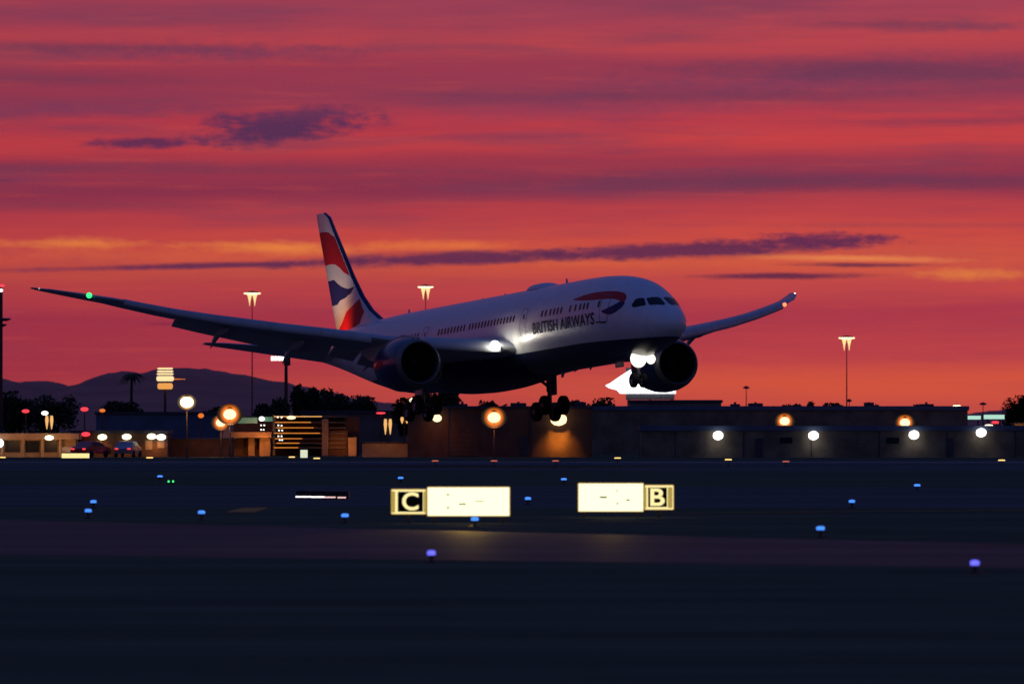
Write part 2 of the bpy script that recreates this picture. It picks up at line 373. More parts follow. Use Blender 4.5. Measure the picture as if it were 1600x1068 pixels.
# ================================================================== AIRLINER
def airliner():
    root = thing('airliner', 'wide-body twin-engine jet landing nose-up with wheels down, white over navy, red and blue flag tail', 'airplane')
    YAW, PIT = R(23.35), R(3.45)
    root.location = (.46, 600.0, 6.44 + H)
    root.rotation_euler = (Matrix.Rotation(YAW, 4, 'Z') @ Matrix.Rotation(-PIT, 4, 'X')).to_euler()
    O = 25.0
    def P(p, a, z): return (p, a - O, z)
    ST = [(0, -.95, -1.05, .03), (.08, -.62, -1.35, .38), (.3, -.32, -1.62, .72), (.7, .02, -1.88, 1.08), (1.3, .42, -2.14, 1.40),
          (2.1, .92, -2.4, 1.74), (3.0, 1.5, -2.6, 2.04), (4.0, 2.05, -2.77, 2.31), (5.0, 2.42, -2.88, 2.56), (6.2, 2.68, -2.96, 2.71),
          (7.6, 2.86, -3.01, 2.82), (9.5, 2.98, -3.03, 2.88), (12, 3.03, -3.03, 2.9), (40, 3.03, -3.03, 2.9), (43, 3.03, -2.9, 2.86),
          (46, 3.0, -2.55, 2.72), (49, 2.95, -2.0, 2.48), (52, 2.85, -1.35, 2.12), (55, 2.68, -.68, 1.68), (58, 2.42, -.05, 1.18),
          (60.5, 2.1, .42, .72), (62, 1.8, .72, .38), (62.6, 1.45, .95, .12)]
    ST = [((-1.8 + s[0] * 13.8 / 12) if s[0] < 12 else s[0],) + s[1:] for s in ST]
    def fs(a):
        a = min(max(a, ST[0][0]), ST[-1][0])
        for i in range(len(ST) - 1):
            if ST[i][0] <= a <= ST[i + 1][0]: break
        t = (a - ST[i][0]) / (ST[i + 1][0] - ST[i][0])
        # Catmull-Rom style smooth interpolation away from the constant section
        out = []
        for k in (1, 2, 3):
            y1, y2 = ST[i][k], ST[i + 1][k]
            h = ST[i + 1][0] - ST[i][0]
            def sl(j):
                if j <= 0 or j >= len(ST) - 1: return (ST[min(j + 1, len(ST) - 1)][k] - ST[max(j - 1, 0)][k]) / (ST[min(j + 1, len(ST) - 1)][0] - ST[max(j - 1, 0)][0])
                d1 = (ST[j][k] - ST[j - 1][k]) / (ST[j][0] - ST[j - 1][0]); d2 = (ST[j + 1][k] - ST[j][k]) / (ST[j + 1][0] - ST[j][0])
                return 0 if d1 * d2 <= 0 else 2 * d1 * d2 / (d1 + d2)
            m1, m2 = sl(i) * h, sl(i + 1) * h
            t2, t3 = t * t, t * t * t
            out.append((2 * t3 - 3 * t2 + 1) * y1 + (t3 - 2 * t2 + t) * m1 + (-2 * t3 + 3 * t2) * y2 + (t3 - t2) * m2)
        return out
    def sec(a, th, e=0.0):
        zt, zb, hw = fs(a); zc = (zt + zb) / 2
        return P((hw + e) * math.sin(th), a, zc + ((zt - zb) / 2 + e) * math.cos(th))
    # --- fuselage
    rings = []
    al = [ST[0][0] + (i / 30) ** 2 * 13.8 for i in range(31)] + [12 + i * 1.4 for i in range(1, 21)] + [40 + i * .753 for i in range(1, 31)]
    n = 72
    for a in al: rings.append([sec(a, 2 * PI * k / n) for k in range(n)])
    vs, fc = loft(rings)
    fus = link_mesh('fuselage', vs, fc, M['fus'], root)
    # --- surface decals: polygons in (a, z) wrapped on the starboard side
    def side(a, z, e, s=-1):
        zt, zb, hw = fs(a); zc = (zt + zb) / 2; q = max(-1, min(1, (z - zc) / ((zt - zb) / 2)))
        th = math.acos(q); return sec(a, s * th, e)
    def wrap(name, bm, m, parent, mp, step=.3):
        xs = [v.co.x for v in bm.verts]; ys = [v.co.y for v in bm.verts]
        for ax, lo, hi in ((0, min(xs), max(xs)), (1, min(ys), max(ys))):
            t = math.floor(lo / step) * step + step
            while t < hi:
                no = (1, 0, 0) if ax == 0 else (0, 1, 0); c = (t, 0, 0) if ax == 0 else (0, t, 0)
                bmesh.ops.bisect_plane(bm, geom=bm.verts[:] + bm.edges[:] + bm.faces[:], plane_co=c, plane_no=no)
                t += step
        bmesh.ops.triangulate(bm, faces=bm.faces[:])
        for v in bm.verts: v.co = Vector(mp(v.co.x, v.co.y))
        return bm_obj(name, bm, m, parent)
    def polyb(pts):
        bm = bmesh.new(); bm.faces.new([bm.verts.new((x, y, 0)) for x, y in pts]); return bm
    def smooth_poly(pts, it=2):
        for _ in range(it):
            q = []
            for i in range(len(pts)):
                a, b = pts[i], pts[(i + 1) % len(pts)]
                q += [lerp2(a, b, .25), lerp2(a, b, .75)]
            pts = q
        return pts
    redp = [(9.9, 1.38), (8.85, 1.49), (7.88, 1.60), (6.85, 1.65), (5.90, 1.66), (4.96, 1.63), (4.07, 1.57), (3.35, 1.47), (2.80, 1.32),
            (2.45, 1.07), (2.36, .76), (2.7, .72), (3.15, .92), (3.9, 1.06), (5.32, 1.10), (7.40, 1.16)]
    blup = [(2.36, .77), (2.32, .46), (2.66, .22), (3.09, .03), (3.72, -.09), (4.95, .25), (4.01, .40), (3.27, .60), (2.9, .77), (2.7, .74)]
    wrap('red_ribbon_marking', polyb(smooth_poly(redp, 1)), M['red'], fus, lambda a, z: side(a, z, .012))
    wrap('blue_ribbon_marking', polyb(smooth_poly(blup, 1)), M['blue'], fus, lambda a, z: side(a, z, .014))
    # lettering
    tcu = bpy.data.curves.new('lettering', 'FONT'); tcu.body = 'BRITISH AIRWAYS'; tcu.size = 1.0; tcu.offset = .02
    tcu.resolution_u = 3; tcu.space_character = 1.02
    to = bpy.data.objects.new('lettering_source', tcu); C.objects.link(to)
    dg = bpy.context.evaluated_depsgraph_get(); me = bpy.data.meshes.new_from_object(to.evaluated_get(dg))
    bpy.data.objects.remove(to)
    bm = bmesh.new(); bm.from_mesh(me)
    x0 = min(v.co.x for v in bm.verts); x1 = max(v.co.x for v in bm.verts)
    y0 = min(v.co.y for v in bm.verts); y1 = max(v.co.y for v in bm.verts)
    for v in bm.verts:
        t = (v.co.x - x0) / (x1 - x0); w_ = (v.co.y - y0) / (y1 - y0)
        v.co = Vector((15.85 - t * 10.15, -.57 + w_ * .82, 0))
    bmesh.ops.remove_doubles(bm, verts=bm.verts, dist=1e-4)
    seen = set(); isl = []
    for f in bm.faces:
        if f in seen: continue
        st = [f]; seen.add(f); cur = []
        while st:
            q = st.pop(); cur.append(q)
            for e in q.edges:
                for h_ in e.link_faces:
                    if h_ not in seen: seen.add(h_); st.append(h_)
        isl.append(cur)
    for cur in isl:
        b2 = bmesh.new(); mp_ = {}
        for f in cur:
            for v in f.verts:
                if v not in mp_: mp_[v] = b2.verts.new(v.co)
        for f in cur:
            try: b2.faces.new([mp_[v] for v in f.verts])
            except ValueError: pass
        wrap('letter', b2, M['text'], fus, lambda a, z: side(a, z, .016), .27)
    bm.free()
    wrap('small_lettering_line', polyb([(5.45, -.50), (4.1, -.56), (4.1, -.49), (5.45, -.41)]), M['text'], fus, lambda a, z: side(a, z, .016))
    # cabin windows
    wins = [14.38, 13.73, 12.95, 12.3, 11.7, 11.1, 9.6, 8.75, 8.0, 7.4, 6.85, 5.26]
    wins += [19.3 + i * .56 for i in range(15)] + [28.1 + i * .58 for i in range(9)] + [36.6 + i * .6 for i in range(5)] + [41.0 + i * .6 for i in range(8)]
    wm = None
    def winmesh(a, z):
        bm = bmesh.new(); r = []
        for k in range(16):
            q = 2 * PI * k / 16; c, s_ = math.cos(q), math.sin(q)
            r.append(bm.verts.new((a + .145 * math.copysign(abs(c) ** .5, c), z + .235 * math.copysign(abs(s_) ** .6, s_), 0)))
        bm.faces.new(r); return bm
    base_w = None
    for a in wins:
        z = .78
        if 13 <= a <= 39 and base_w:
            o = base_w.copy(); C.objects.link(o); o.location.y = a - wa
        else:
            o = wrap('cabin_window', winmesh(a, z), M['glass'], fus, lambda a_, z_: side(a_, z_, .010), .15)
            if a > 13 and not base_w: base_w = o; wa = a
        o.parent = fus
    # doors (outline seams) with small windows and handles
    for da in (4.45, 17.55, 35.3, 51.5):
        def fr_ring():
            bm = bmesh.new(); q = []
            w_, h_, cz = .56, .98, .38
            for rr in (1.0, .93):
                ring = []
                for k in range(28):
                    t = 2 * PI * k / 28; c, s_ = math.cos(t), math.sin(t)
                    ring.append(bm.verts.new((da + w_ * (rr if rr == 1 else .91) * math.copysign(abs(c) ** .45, c), cz + h_ * (rr if rr == 1 else .955) * math.copysign(abs(s_) ** .45, s_), 0)))
                q.append(ring)
            for k in range(28): bm.faces.new((q[0][k], q[0][(k + 1) % 28], q[1][(k + 1) % 28], q[1][k]))
            return bm
        d = wrap('cabin_door', fr_ring(), M['seal'], fus, lambda a_, z_: side(a_, z_, .008))
        if da > 5:
            wrap('door_window', polyb([(da - .11, .62), (da + .11, .62), (da + .11, .95), (da - .11, .95)]), M['glass'], d, lambda a_, z_: side(a_, z_, .012))
    # cockpit glazing, (station, angle) corners
    def glz(name, pts):
        for s in (-1, 1):
            bm = bmesh.new(); bm.faces.new([bm.verts.new((a, t, 0)) for a, t in smooth_poly(pts, 1)])
            for k in range(1, 40):
                bmesh.ops.bisect_plane(bm, geom=bm.verts[:] + bm.edges[:] + bm.faces[:], plane_co=(0, k * 2.0, 0), plane_no=(0, 1, 0))
            for k in range(1, 16):
                bmesh.ops.bisect_plane(bm, geom=bm.verts[:] + bm.edges[:] + bm.faces[:], plane_co=(-1.6 + k * .3, 0, 0), plane_no=(1, 0, 0))
            bmesh.ops.triangulate(bm, faces=bm.faces[:])
            for v in bm.verts: v.co = Vector(sec(v.co.x, s * R(v.co.y), .012))
            bm_obj(name, bm, M['glass'], fus)
    glz('side_cockpit_window', [(1.60, 62), (1.58, 52), (1.58, 45.5), (1.35, 39), (1.10, 33.5), (.8, 38), (.42, 46), (.85, 55), (1.28, 63.5)])
    glz('windshield', [(.97, 31), (.85, 24), (.72, 14), (.55, 3.2), (.0, 4.5), (-.42, 7), (-.48, 15), (-.1, 30), (.18, 41.5), (.6, 36)])
    # antennas, satellite dome, probes
    vs, fc = loft([[P(.95 * s_ * math.sin(t), 18.1 + 4.5 * i / 10, 2.9 + .46 * s_ * max(0, math.cos(t))) for t in [2 * PI * k / 20 for k in range(20)]]
                   for i, s_ in enumerate([.12, .5, .8, .95, 1, 1, 1, .95, .8, .5, .12])])
    link_mesh('antenna_dome', vs, fc, M['fus'], fus)
    def blade(name, a, z, h, c, sgn=1):
        bm = bmesh.new()
        vsb = [P(-.03, a, z), P(.03, a, z), P(.03, a + c, z), P(-.03, a + c, z), P(-.015, a + c * .55, z + h * sgn), P(.015, a + c * .55, z + h * sgn), P(.015, a + c, z + h * sgn), P(-.015, a + c, z + h * sgn)]
        link_mesh(name, vsb, [(0, 1, 2, 3), (4, 5, 6, 7), (0, 1, 5, 4), (1, 2, 6, 5), (2, 3, 7, 6), (3, 0, 4, 7)], M['grey_paint'], fus, smooth=False)
    blade('blade_antenna', 16.1, 3.0, .38, .4); blade('blade_antenna', 9.3, 2.9, .12, .25); blade('blade_antenna', 7.6, 2.8, .12, .25)
    blade('blade_antenna', 44.5, 2.98, .34, .4); blade('blade_antenna', 27, 3.0, .14, .3); blade('blade_antenna', 31, 3.0, .12, .3)
    blade('belly_antenna', 17.0, -3.0, .42, .7, -1); blade('belly_antenna', 12.4, -3.0, .2, .4, -1)
    # --- belly fairing
    rings = []
    for i in range(25):
        a = 17.5 + i; t = i / 24; s_ = math.sin(PI * t) ** .45
        rings.append([P((3.15 * s_ + .5) * math.sin(q), a, -1.55 + (-1.92 * s_ - .2) * math.cos(q) * (1 if math.cos(q) > 0 else .38)) for q in [2 * PI * k / 32 for k in range(32)]])
    vs, fc = loft(rings)
    fm = mat('belly_fairing_navy', (.012, .017, .05), .4, spec=.3, vary=.15)
    link_mesh('belly_fairing', vs, fc, fm, fus)

    # --- wing
    LEp = [(1.5, 18.5), (2.9, 19.6), (9.9, 24.5), (25.8, 35.77), (27.7, 38.1), (29.05, 40.6), (29.7, 42.5)]
    TEp = [(1.5, 32.2), (2.9, 32.3), (9.9, 32.6), (21.5, 37.1), (25.8, 39.3), (27.7, 41.0), (29.05, 42.6), (29.7, 43.3)]
    ZP = [(1.5, -1.3), (2.9, -1.15), (6, -.85), (9.9, -.35), (13.1, .30), (16.4, .92), (19.8, 1.60), (22.4, 2.2), (24.65, 2.82), (27.6, 3.70), (29.3, 4.32), (30.1, 4.72)]
    TH = [(1.5, .125), (9.9, .11), (26, .095), (30.1, .07)]
    def ip(T, x):
        if x <= T[0][0]: return T[0][1]
        for (a, b), (c, d) in zip(T, T[1:]):
            if x <= c: return b + (d - b) * (x - a) / (c - a)
        return T[-1][1]
    def foil(t, cut=1.0, n=14):
        up, lo = [], []
        for k in range(n + 1):
            x = (1 - math.cos(PI * k / n)) / 2 * cut
            y = 5 * t * (.2969 * math.sqrt(x) - .126 * x - .3516 * x * x + .2843 * x ** 3 - .1036 * x ** 4)
            cam_ = .02 * math.sin(PI * x)
            up.append((x, y + cam_)); lo.append((x, -y * .85 + cam_))
        return up + lo[::-1][:-1] if cut == 1.0 else up + lo[::-1]
    def wing_pt(s, p, x, y):      # x chordwise fraction, y fraction of chord upward
        le, te = ip(LEp, p), ip(TEp, p); c = te - le; tw = R(3.0 - 4.0 * p / 30)
        return (s * p, le + c * (x * math.cos(tw) + y * math.sin(tw)), ip(ZP, p) + c * (-(x) * math.sin(tw) + y * math.cos(tw)))
    for s in (-1, 1):
        wg = bpy.data.objects.new('wing', None); C.objects.link(wg)
        bpy.data.objects.remove(wg)
        spans = [1.5, 2.9, 4.5, 6, 8, 9.9, 11.5, 13.1, 15, 16.4, 18, 19.8, 21, 22.4]
        vs, fc = loft([[P(*wing_pt(s, p, x, y)) for x, y in foil(ip(TH, p), .83)] for p in spans[:-1]])
        wing = link_mesh('wing', vs, fc, M['grey_paint'], root)
        vs, fc = loft([[P(*wing_pt(s, p, x, y)) for x, y in foil(ip(TH, p), .999)] for p in (21.0, 22.4, 23.5, 24.65, 25.8, 26.8, 27.7, 28.4, 29.05, 29.4, 29.7)])
        link_mesh('outer_wing', vs, fc, M['grey_paint'], wing)
        # leading-edge slats, drooped
        segs = [(3.6, 8.6), (11.1, 13.98), (14.0, 16.98), (17.0, 19.98), (20.0, 22.88), (22.9, 25.5)]
        for (pa, pb) in segs:
            rr = []
            for i in range(5):
                p = pa + (pb - pa) * i / 4; c = ip(TEp, p) - ip(LEp, p); t = ip(TH, p); k = min(1.0, 5.2 / c)
                pts = []
                for x, y in ([(.15, .045), (.10, .056), (.05, .048), (.02, .033), (.004, .015), (0, 0), (.006, -.016), (.025, -.026), (.05, -.028), (.04, -.01), (.05, .018), (.09, .038)]):
                    x, y = x * k, y * k * 1.25
                    q = R(-24); xr = x * math.cos(q) - y * math.sin(q); yr = x * math.sin(q) * -1 * -1 + y * math.cos(q)
                    # rotate nose down about the rear of the slat
                    X_, Y_ = x - .15 * k, y - .05 * k
                    xr = X_ * math.cos(-q) - Y_ * math.sin(-q) * -1 * -1; yr = X_ * math.sin(-q) + Y_ * math.cos(-q)
                    pts.append(P(*wing_pt(s, p, .085 * k + xr, .052 * k + yr - .004)))
                rr.append(pts)
            vs, fc = loft(rr); link_mesh('slat', vs, fc, M['grey_paint'], wing)
        # trailing-edge flaps
        for (pa, pb, df, cf, dz) in ((3.3, 9.3, 29, .21, -.004), (9.5, 11.2, 22, .22, -.004), (11.4, 21.4, 29, .25, -.002)):
            rr = []
            for i in range(7):
                p = pa + (pb - pa) * i / 6; c = ip(TEp, p) - ip(LEp, p)
                pts = []
                for x, y in foil(.13, .999, 8):
                    q = R(df); X_, Y_ = x * cf, y * cf
                    pts.append(P(*wing_pt(s, p, .800 + X_ * math.cos(q) + Y_ * math.sin(q), -dz - X_ * math.sin(q) + Y_ * math.cos(q))))
                rr.append(pts)
            vs, fc = loft(rr); link_mesh('flap', vs, fc, M['grey_paint'], wing)
        # flap track fairings
        for p, ln, hh in ((8.2, 4.0, .6), (13.6, 4.4, .6), (18.4, 3.8, .5)):
            te = ip(TEp, p); c = te - ip(LEp, p); zz = ip(ZP, p) - .045 * c; rr = []
            for i in range(13):
                t = i / 12; a = te - ln * .62 + ln * t; w_ = max(.02, .24 * math.sin(PI * t ** .8) ** .6); h_ = hh * max(.03, math.sin(PI * t ** .75)) ** .7
                drop = 0 if t < .5 else (t - .5) ** 1.3 * ln * (.75 if p > 9 else .55)
                rr.append([P(s * p + w_ * math.sin(q), a, zz - drop - h_ * .35 + h_ * .55 * math.cos(q)) for q in [2 * PI * k / 12 for k in range(12)]])
            vs, fc = loft(rr); link_mesh('flap_track_fairing', vs, fc, M['grey_paint'], wing)
        # navigation light
        nl_ = lamp_mat('green_navigation_light' if s < 0 else 'red_navigation_light', (.03, 1, .16) if s < 0 else (1, .16, .06), 2.6 if s < 0 else 3)
        bm = bmesh.new(); bmesh.ops.create_icosphere(bm, subdivisions=2, radius=.20 if s < 0 else .15)
        q = P(*wing_pt(s, 27.35 if s < 0 else 25.7, -.02, .0)); 
        bm_obj('navigation_light', bm, nl_, wing, loc=q)
        bm = bmesh.new(); bmesh.ops.create_icosphere(bm, subdivisions=2, radius=.07)
        bm_obj('tip_light', bm, lamp_mat('white_tip_light', (1, .9, .8), 3 if s > 0 else .4), wing, loc=P(*wing_pt(s, 29.5, -.02, .0)))
        # landing light in the wing root
        ll = lamp_mat('landing_lamp_%s' % ('near' if s < 0 else 'far'), (1, .93, .78), 22)
        bm = bmesh.new(); bmesh.ops.create_icosphere(bm, subdivisions=3, radius=.34)
        for v in bm.verts: v.co.y *= .55
        bm_obj('landing_light', bm, ll, wing, loc=P(s * 4.0, 19.95, -1.05))

        # --- engine
        ex, ea, ez = s * 9.8, 19.6, -2.25
        en = bpy.data.objects.new('engine', None)
        bm = bmesh.new()
        lathe(bm, [(.42, 1.66), (.8, 1.78), (1.5, 1.88), (2.4, 1.91), (3.3, 1.84), (4.2, 1.66), (4.9, 1.46), (4.86, 1.40), (4.3, 1.42)], 'y', 56)
        nac = bm_obj('engine_nacelle', bm, M['navy'], root, loc=P(ex, ea, ez))
        bm = bmesh.new()
        lathe(bm, [(.42, 1.663), (.2, 1.60), (.06, 1.52), (0, 1.45), (.05, 1.39), (.2, 1.35), (.45, 1.345)], 'y', 56)
        bm_obj('intake_lip', bm, M['lip'], nac)
        bm = bmesh.new(); lathe(bm, [(.45, 1.345), (.8, 1.36), (1.25, 1.40), (1.55, 1.41), (1.9, 1.40), (2.0, .3)], 'y', 56)
        bm_obj('intake_duct', bm, M['black'], nac)
        bm = bmesh.new(); lathe(bm, [(.75, .02), (.85, .12), (1.05, .27), (1.35, .40), (1.6, .46)], 'y', 28)
        bm_obj('spinner', bm, M['dark_metal'], nac)
        b0 = None
        for k in range(20):
            if b0 is None:
                vb, fb = [], []
                for i in range(7):
                    r_ = .36 + (1.37 - .36) * i / 6; tw = R(25 + 38 * i / 6); w_ = .20 + .10 * math.sin(PI * i / 6)
                    sw = .10 * math.sin(PI * i / 6) - .06 * (i / 6) ** 2
                    for j in (-1, -.33, .33, 1):
                        vb.append((w_ * j * math.sin(tw) + sw, 1.45 + w_ * j * math.cos(tw) + .02 * j * j, r_))
                for i in range(6):
                    for j in range(3): q = i * 4 + j; fb.append((q, q + 1, q + 5, q + 4))
                b0 = link_mesh('fan_blade', vb, fb, M['blade'], nac); bl = b0
            else:
                bl = b0.copy(); C.objects.link(bl); bl.parent = nac
            bl.rotation_euler.y = 2 * PI * k / 20
        bm = bmesh.new(); lathe(bm, [(4.0, 1.10), (4.9, 1.02), (5.8, .78), (6.3, .62), (6.25, .58), (5.8, .6)], 'y', 36)
        lathe(bm, [(5.7, .5), (6.4, .36), (7.2, .06)], 'y', 24)
        bm_obj('exhaust_nozzle', bm, M['dark_metal'], nac)
        # red ribbon on the nacelle flank
        bm = bmesh.new(); rv = []
        for i in range(13):
            t = i / 12; a_ = 3.9 - 1.7 * t; wv_ = .11 * math.sin(PI * t) ** .6 + .01
            rr_ = ip([(.8, 1.79), (1.5, 1.89), (2.4, 1.92), (3.3, 1.85), (4.2, 1.67)], a_) + .012
            for q in (R(-4) + wv_ + .12 * t, R(-4) - wv_ + .12 * t): rv.append(bm.verts.new((-rr_ * math.cos(q), a_, rr_ * math.sin(q))))
        for i in range(12): bm.faces.new((rv[2 * i], rv[2 * i + 1], rv[2 * i + 3], rv[2 * i + 2]))
        bm_obj('red_ribbon_marking', bm, M['red'], nac)
        # pylon
        zt_ = ip(ZP, 9.8)
        pts = [(ea + .9, ez + 1.75), (ea + 2.4, ez + 2.0), (ea + 5.2, zt_ - .22), (ea + 7.8, zt_ - .1), (ea + 10.0, zt_ - .55), (ea + 8.4, ez + .75), (ea + 5.6, ez + .6), (ea + 4.2, ez + 1.0)]
        vs = [P(ex - .24, a_, z_) for a_, z_ in pts] + [P(ex + .24, a_, z_) for a_, z_ in pts]; k = len(pts)
        fc = [tuple(range(k)), tuple(range(k, 2 * k))[::-1]] + [(i, (i + 1) % k, (i + 1) % k + k, i + k) for i in range(k)]
        bm = bmesh.new(); me_ = bpy.data.meshes.new('p'); me_.from_pydata(vs, [], fc); bm.from_mesh(me_)
        bmesh.ops.bevel(bm, geom=bm.edges[:], offset=.1, segments=2, affect='EDGES')
        bm_obj('pylon', bm, M['grey_paint'], root)
    # wing root fillet light on the starboard flank: real lamp in the wing-root housing
    def spot(name, loc, tgt, w, col, ang, blend=.6, rad=.1):
        l = bpy.data.lights.new(name, 'SPOT'); l.energy = w; l.color = col; l.spot_size = R(ang); l.spot_blend = blend; l.shadow_soft_size = rad
        o = bpy.data.objects.new(name, l); C.objects.link(o); o.parent = root; o.location = loc
        o.rotation_euler = (Vector(tgt) - Vector(loc)).to_track_quat('-Z', 'Y').to_euler(); return o
    spot('landing_lamp_beam', P(-4.1, 19.35, -.98), P(-2.7, 13.5, -.95), 150, (1, .90, .74), 80, 1.0, .2)
    spot('landing_lamp_beam', P(-3.7, 19.2, -.9), P(-2.2, 18.4, -.7), 42, (1, .9, .72), 120, 1.0, .2)
    # --- tail fin
    LEf = [(1.6, 46.8), (2.7, 48.6), (3.1, 50.0), (3.8, 51.6), (4.9, 53.25), (6.5, 55.0), (8.5, 56.85), (10.2, 58.45), (11.2, 59.35), (11.62, 60.3)]
    TEf = [(1.6, 58.2), (2.7, 58.7), (6.7, 60.3), (11.2, 62.05), (11.62, 62.15)]
    zz = [1.6, 2.4, 2.7, 2.9, 3.1, 3.45, 3.8, 4.3, 4.9, 5.6, 6.5, 7.5, 8.5, 9.4, 10.2, 10.8, 11.2, 11.45, 11.62]
    rr = []
    def finhalf(x, c): return c * .095 / .2 * (.2969 * math.sqrt(max(x, 0)) - .126 * x - .3516 * x * x + .2843 * x ** 3 - .1036 * x ** 4)
    for z in zz:
        le, te = ip(LEf, z), ip(TEf, z); c = te - le; ring = []
        xs = [(1 - math.cos(PI * k / 16)) / 2 for k in range(17)]
        ring = [P(-finhalf(x, c), le + x * c, z) for x in xs] + [P(finhalf(x, c), le + x * c, z) for x in xs[::-1][1:-1]]
        rr.append(ring)
    vs, fc = loft(rr); fin = link_mesh('tail_fin', vs, fc, M['fin'], root)
    def finmap(a, z, e, s=-1):
        le, te = ip(LEf, z), ip(TEf, z); c = te - le; return P(s * (finhalf(min(1, max(0, (a - le) / c)), c) + e), a, z)
    def clipf(pts, pad=.0):
        return [(min(max(a, ip(LEf, z) + .42 + pad), ip(TEf, z) - .02), z) for a, z in pts]
    red1 = [(61.65, 10.2), (61.07, 10.21), (60.31, 10.18), (59.56, 10.09), (58.33, 9.61), (57.6, 8.99), (56.8, 8.07), (55.9, 7.15), (55.0, 6.5), (55.63, 6.62), (56.49, 6.9), (57.46, 7.38), (58.2, 7.6), (59.07, 7.7), (60.7, 7.7)]
    blu1 = [(60.15, 6.5), (58.64, 6.5), (57.79, 6.15), (56.93, 5.85), (55.69, 5.61), (54.4, 5.68), (55.09, 5.24), (56.23, 4.99), (57.36, 4.89), (58.08, 4.63), (59.45, 4.6)]
    red2 = [(53.55, 4.75), (53.0, 4.12), (52.5, 3.7), (52.85, 3.28), (53.2, 2.88), (54.37, 2.72), (55.88, 2.45), (58.2, 2.35), (58.5, 2.62), (57.34, 3.13), (56.04, 3.94), (54.78, 4.27), (53.89, 4.6)]
    for nm, pl, m_ in (('red_tail_band', red1, M['red']), ('blue_tail_band', blu1, M['blue']), ('red_tail_band', red2, M['red'])):
        for s in (-1, 1): wrap(nm, polyb(clipf(pl)), m_, fin, lambda a, z: finmap(a, z, .012, s), .35)
    # leading-edge strip: sky-lit tone of the bare edge put on as dark blue
    for s in (-1, 1):
        ring = []
        vs2, fc2 = [], []
        zs = zz[3:]
        for z in zs:
            le = ip(LEf, z)
            for d in (0.0, .06, .16, .32): vs2.append(finmap(le + d, z, .010, s))
        for i in range(len(zs) - 1):
            for k in range(3): q = i * 4 + k; fc2.append((q, q + 1, q + 5, q + 4))
        link_mesh('leading_edge_strip', vs2, fc2, M['blue'], fin)
    # --- tailplane
    for s in (-1, 1):
        rr = []
        for i in range(10):
            t = i / 9; p = 1.0 + 8.9 * t; le = 53.0 + 6.3 * t + (0.5 if t > .95 else 0); te = 58.6 + 2.1 * t; c = te - le; z0 = .75 + 1.15 * t; q0 = R(-4)
            rr.append([P(s * p, le + x * c * math.cos(q0), z0 + y * c + x * c * math.sin(-q0) * -1) for x, y in foil(.09, .999, 8)])
        vs, fc = loft(rr); link_mesh('tailplane', vs, fc, M['grey_paint'], root)
    spot('logo_lamp', P(-3.2, 56.4, 1.9), P(-.1, 57.3, 3.2), 520, (1, .36, .08), 105, 1.0, .1)
    spot('logo_lamp', P(-6.0, 57.8, 2.1), P(-.1, 57.9, 7.0), 800, (1, .86, .74), 62, 1.0, .1)
    # --- landing gear
    def wheel(parent, x, y, z, r, w):
        bm = bmesh.new(); lathe(bm, [(-w / 2, r * .55), (-w / 2 * 1.0, r * .82), (-w * .36, r * .97), (-w * .15, r), (w * .15, r), (w * .36, r * .97), (w / 2, r * .82), (w / 2, r * .55)], 'x', 32)
        t = bm_obj('wheel', bm, M['tyre'], parent, loc=(x, y, z))
        bm = bmesh.new(); lathe(bm, [(-w * .42, .03), (-w * .40, r * .2), (-w * .25, r * .3), (-w * .45, r * .56), (w * .45, r * .56), (w * .25, r * .3), (w * .40, r * .2), (w * .42, .03)], 'x', 20, cap=True)
        bm_obj('rim', bm, M['steel'], t)
    for s in (-1, 1):
        bm = bmesh.new(); X = s * 4.9
        tube(bm, (X, 0, 3.1), (X, 0, 1.2), .24, .22, 16); tube(bm, (X, 0, 1.25), (X, 0, .05), .16, .16, 16)
        tube(bm, (X, 0, 1.5), (X - s * 2.0, .1, 3.0), .11); tube(bm, (X, 0, 1.6), (X, -2.0, 3.1), .12); tube(bm, (X, .1, 1.3), (X, .42, .7), .06); tube(bm, (X, .42, .7), (X, .1, .15), .06)
        g_ = bm_obj('main_landing_gear', bm, M['steel'], root, loc=P(0, 31.0, -4.72))
        bm = bmesh.new(); tube(bm, (X, -.85, .22), (X, .85, -.22), .15)
        for y, z in ((-.74, .19), (.74, -.19)): tube(bm, (X - .75, y, z), (X + .75, y, z), .1)
        bm_obj('bogie_beam', bm, M['steel'], g_)
        for y, z in ((-.74, .19), (.74, -.19)):
            for dx in (-.72, .72): wheel(g_, X + dx, y, z, .69, .52)
        bm = bmesh.new(); box(bm, X + s * .28 + .0, X + s * .28 + .07, -.55, .75, .95, 3.1, .02)
        bm_obj('gear_door', bm, M['grey_paint'], g_)
    bm = bmesh.new(); tube(bm, (0, 0, 2.0), (0, 0, .7), .16); tube(bm, (0, 0, .75), (0, 0, .0), .10); tube(bm, (-.45, 0, 0), (.45, 0, 0), .07)
    tube(bm, (0, .05, .9), (0, -1.3, 1.9), .08); tube(bm, (0, -.05, .75), (0, -.35, .4), .05); tube(bm, (0, -.35, .4), (0, -.05, .05), .05)
    g_ = bm_obj('nose_landing_gear', bm, M['steel'], root, loc=P(0, 4.7, -4.45))
    for x in (-.36, .36): wheel(g_, x, 0, 0, .50, .36)
    for s in (-1, 1):
        bm = bmesh.new(); box(bm, s * .62 - .03, s * .62 + .03, 1.0, 2.4, 1.0, 1.7, .02)
        bm_obj('nose_gear_door', bm, M['navy'], g_)
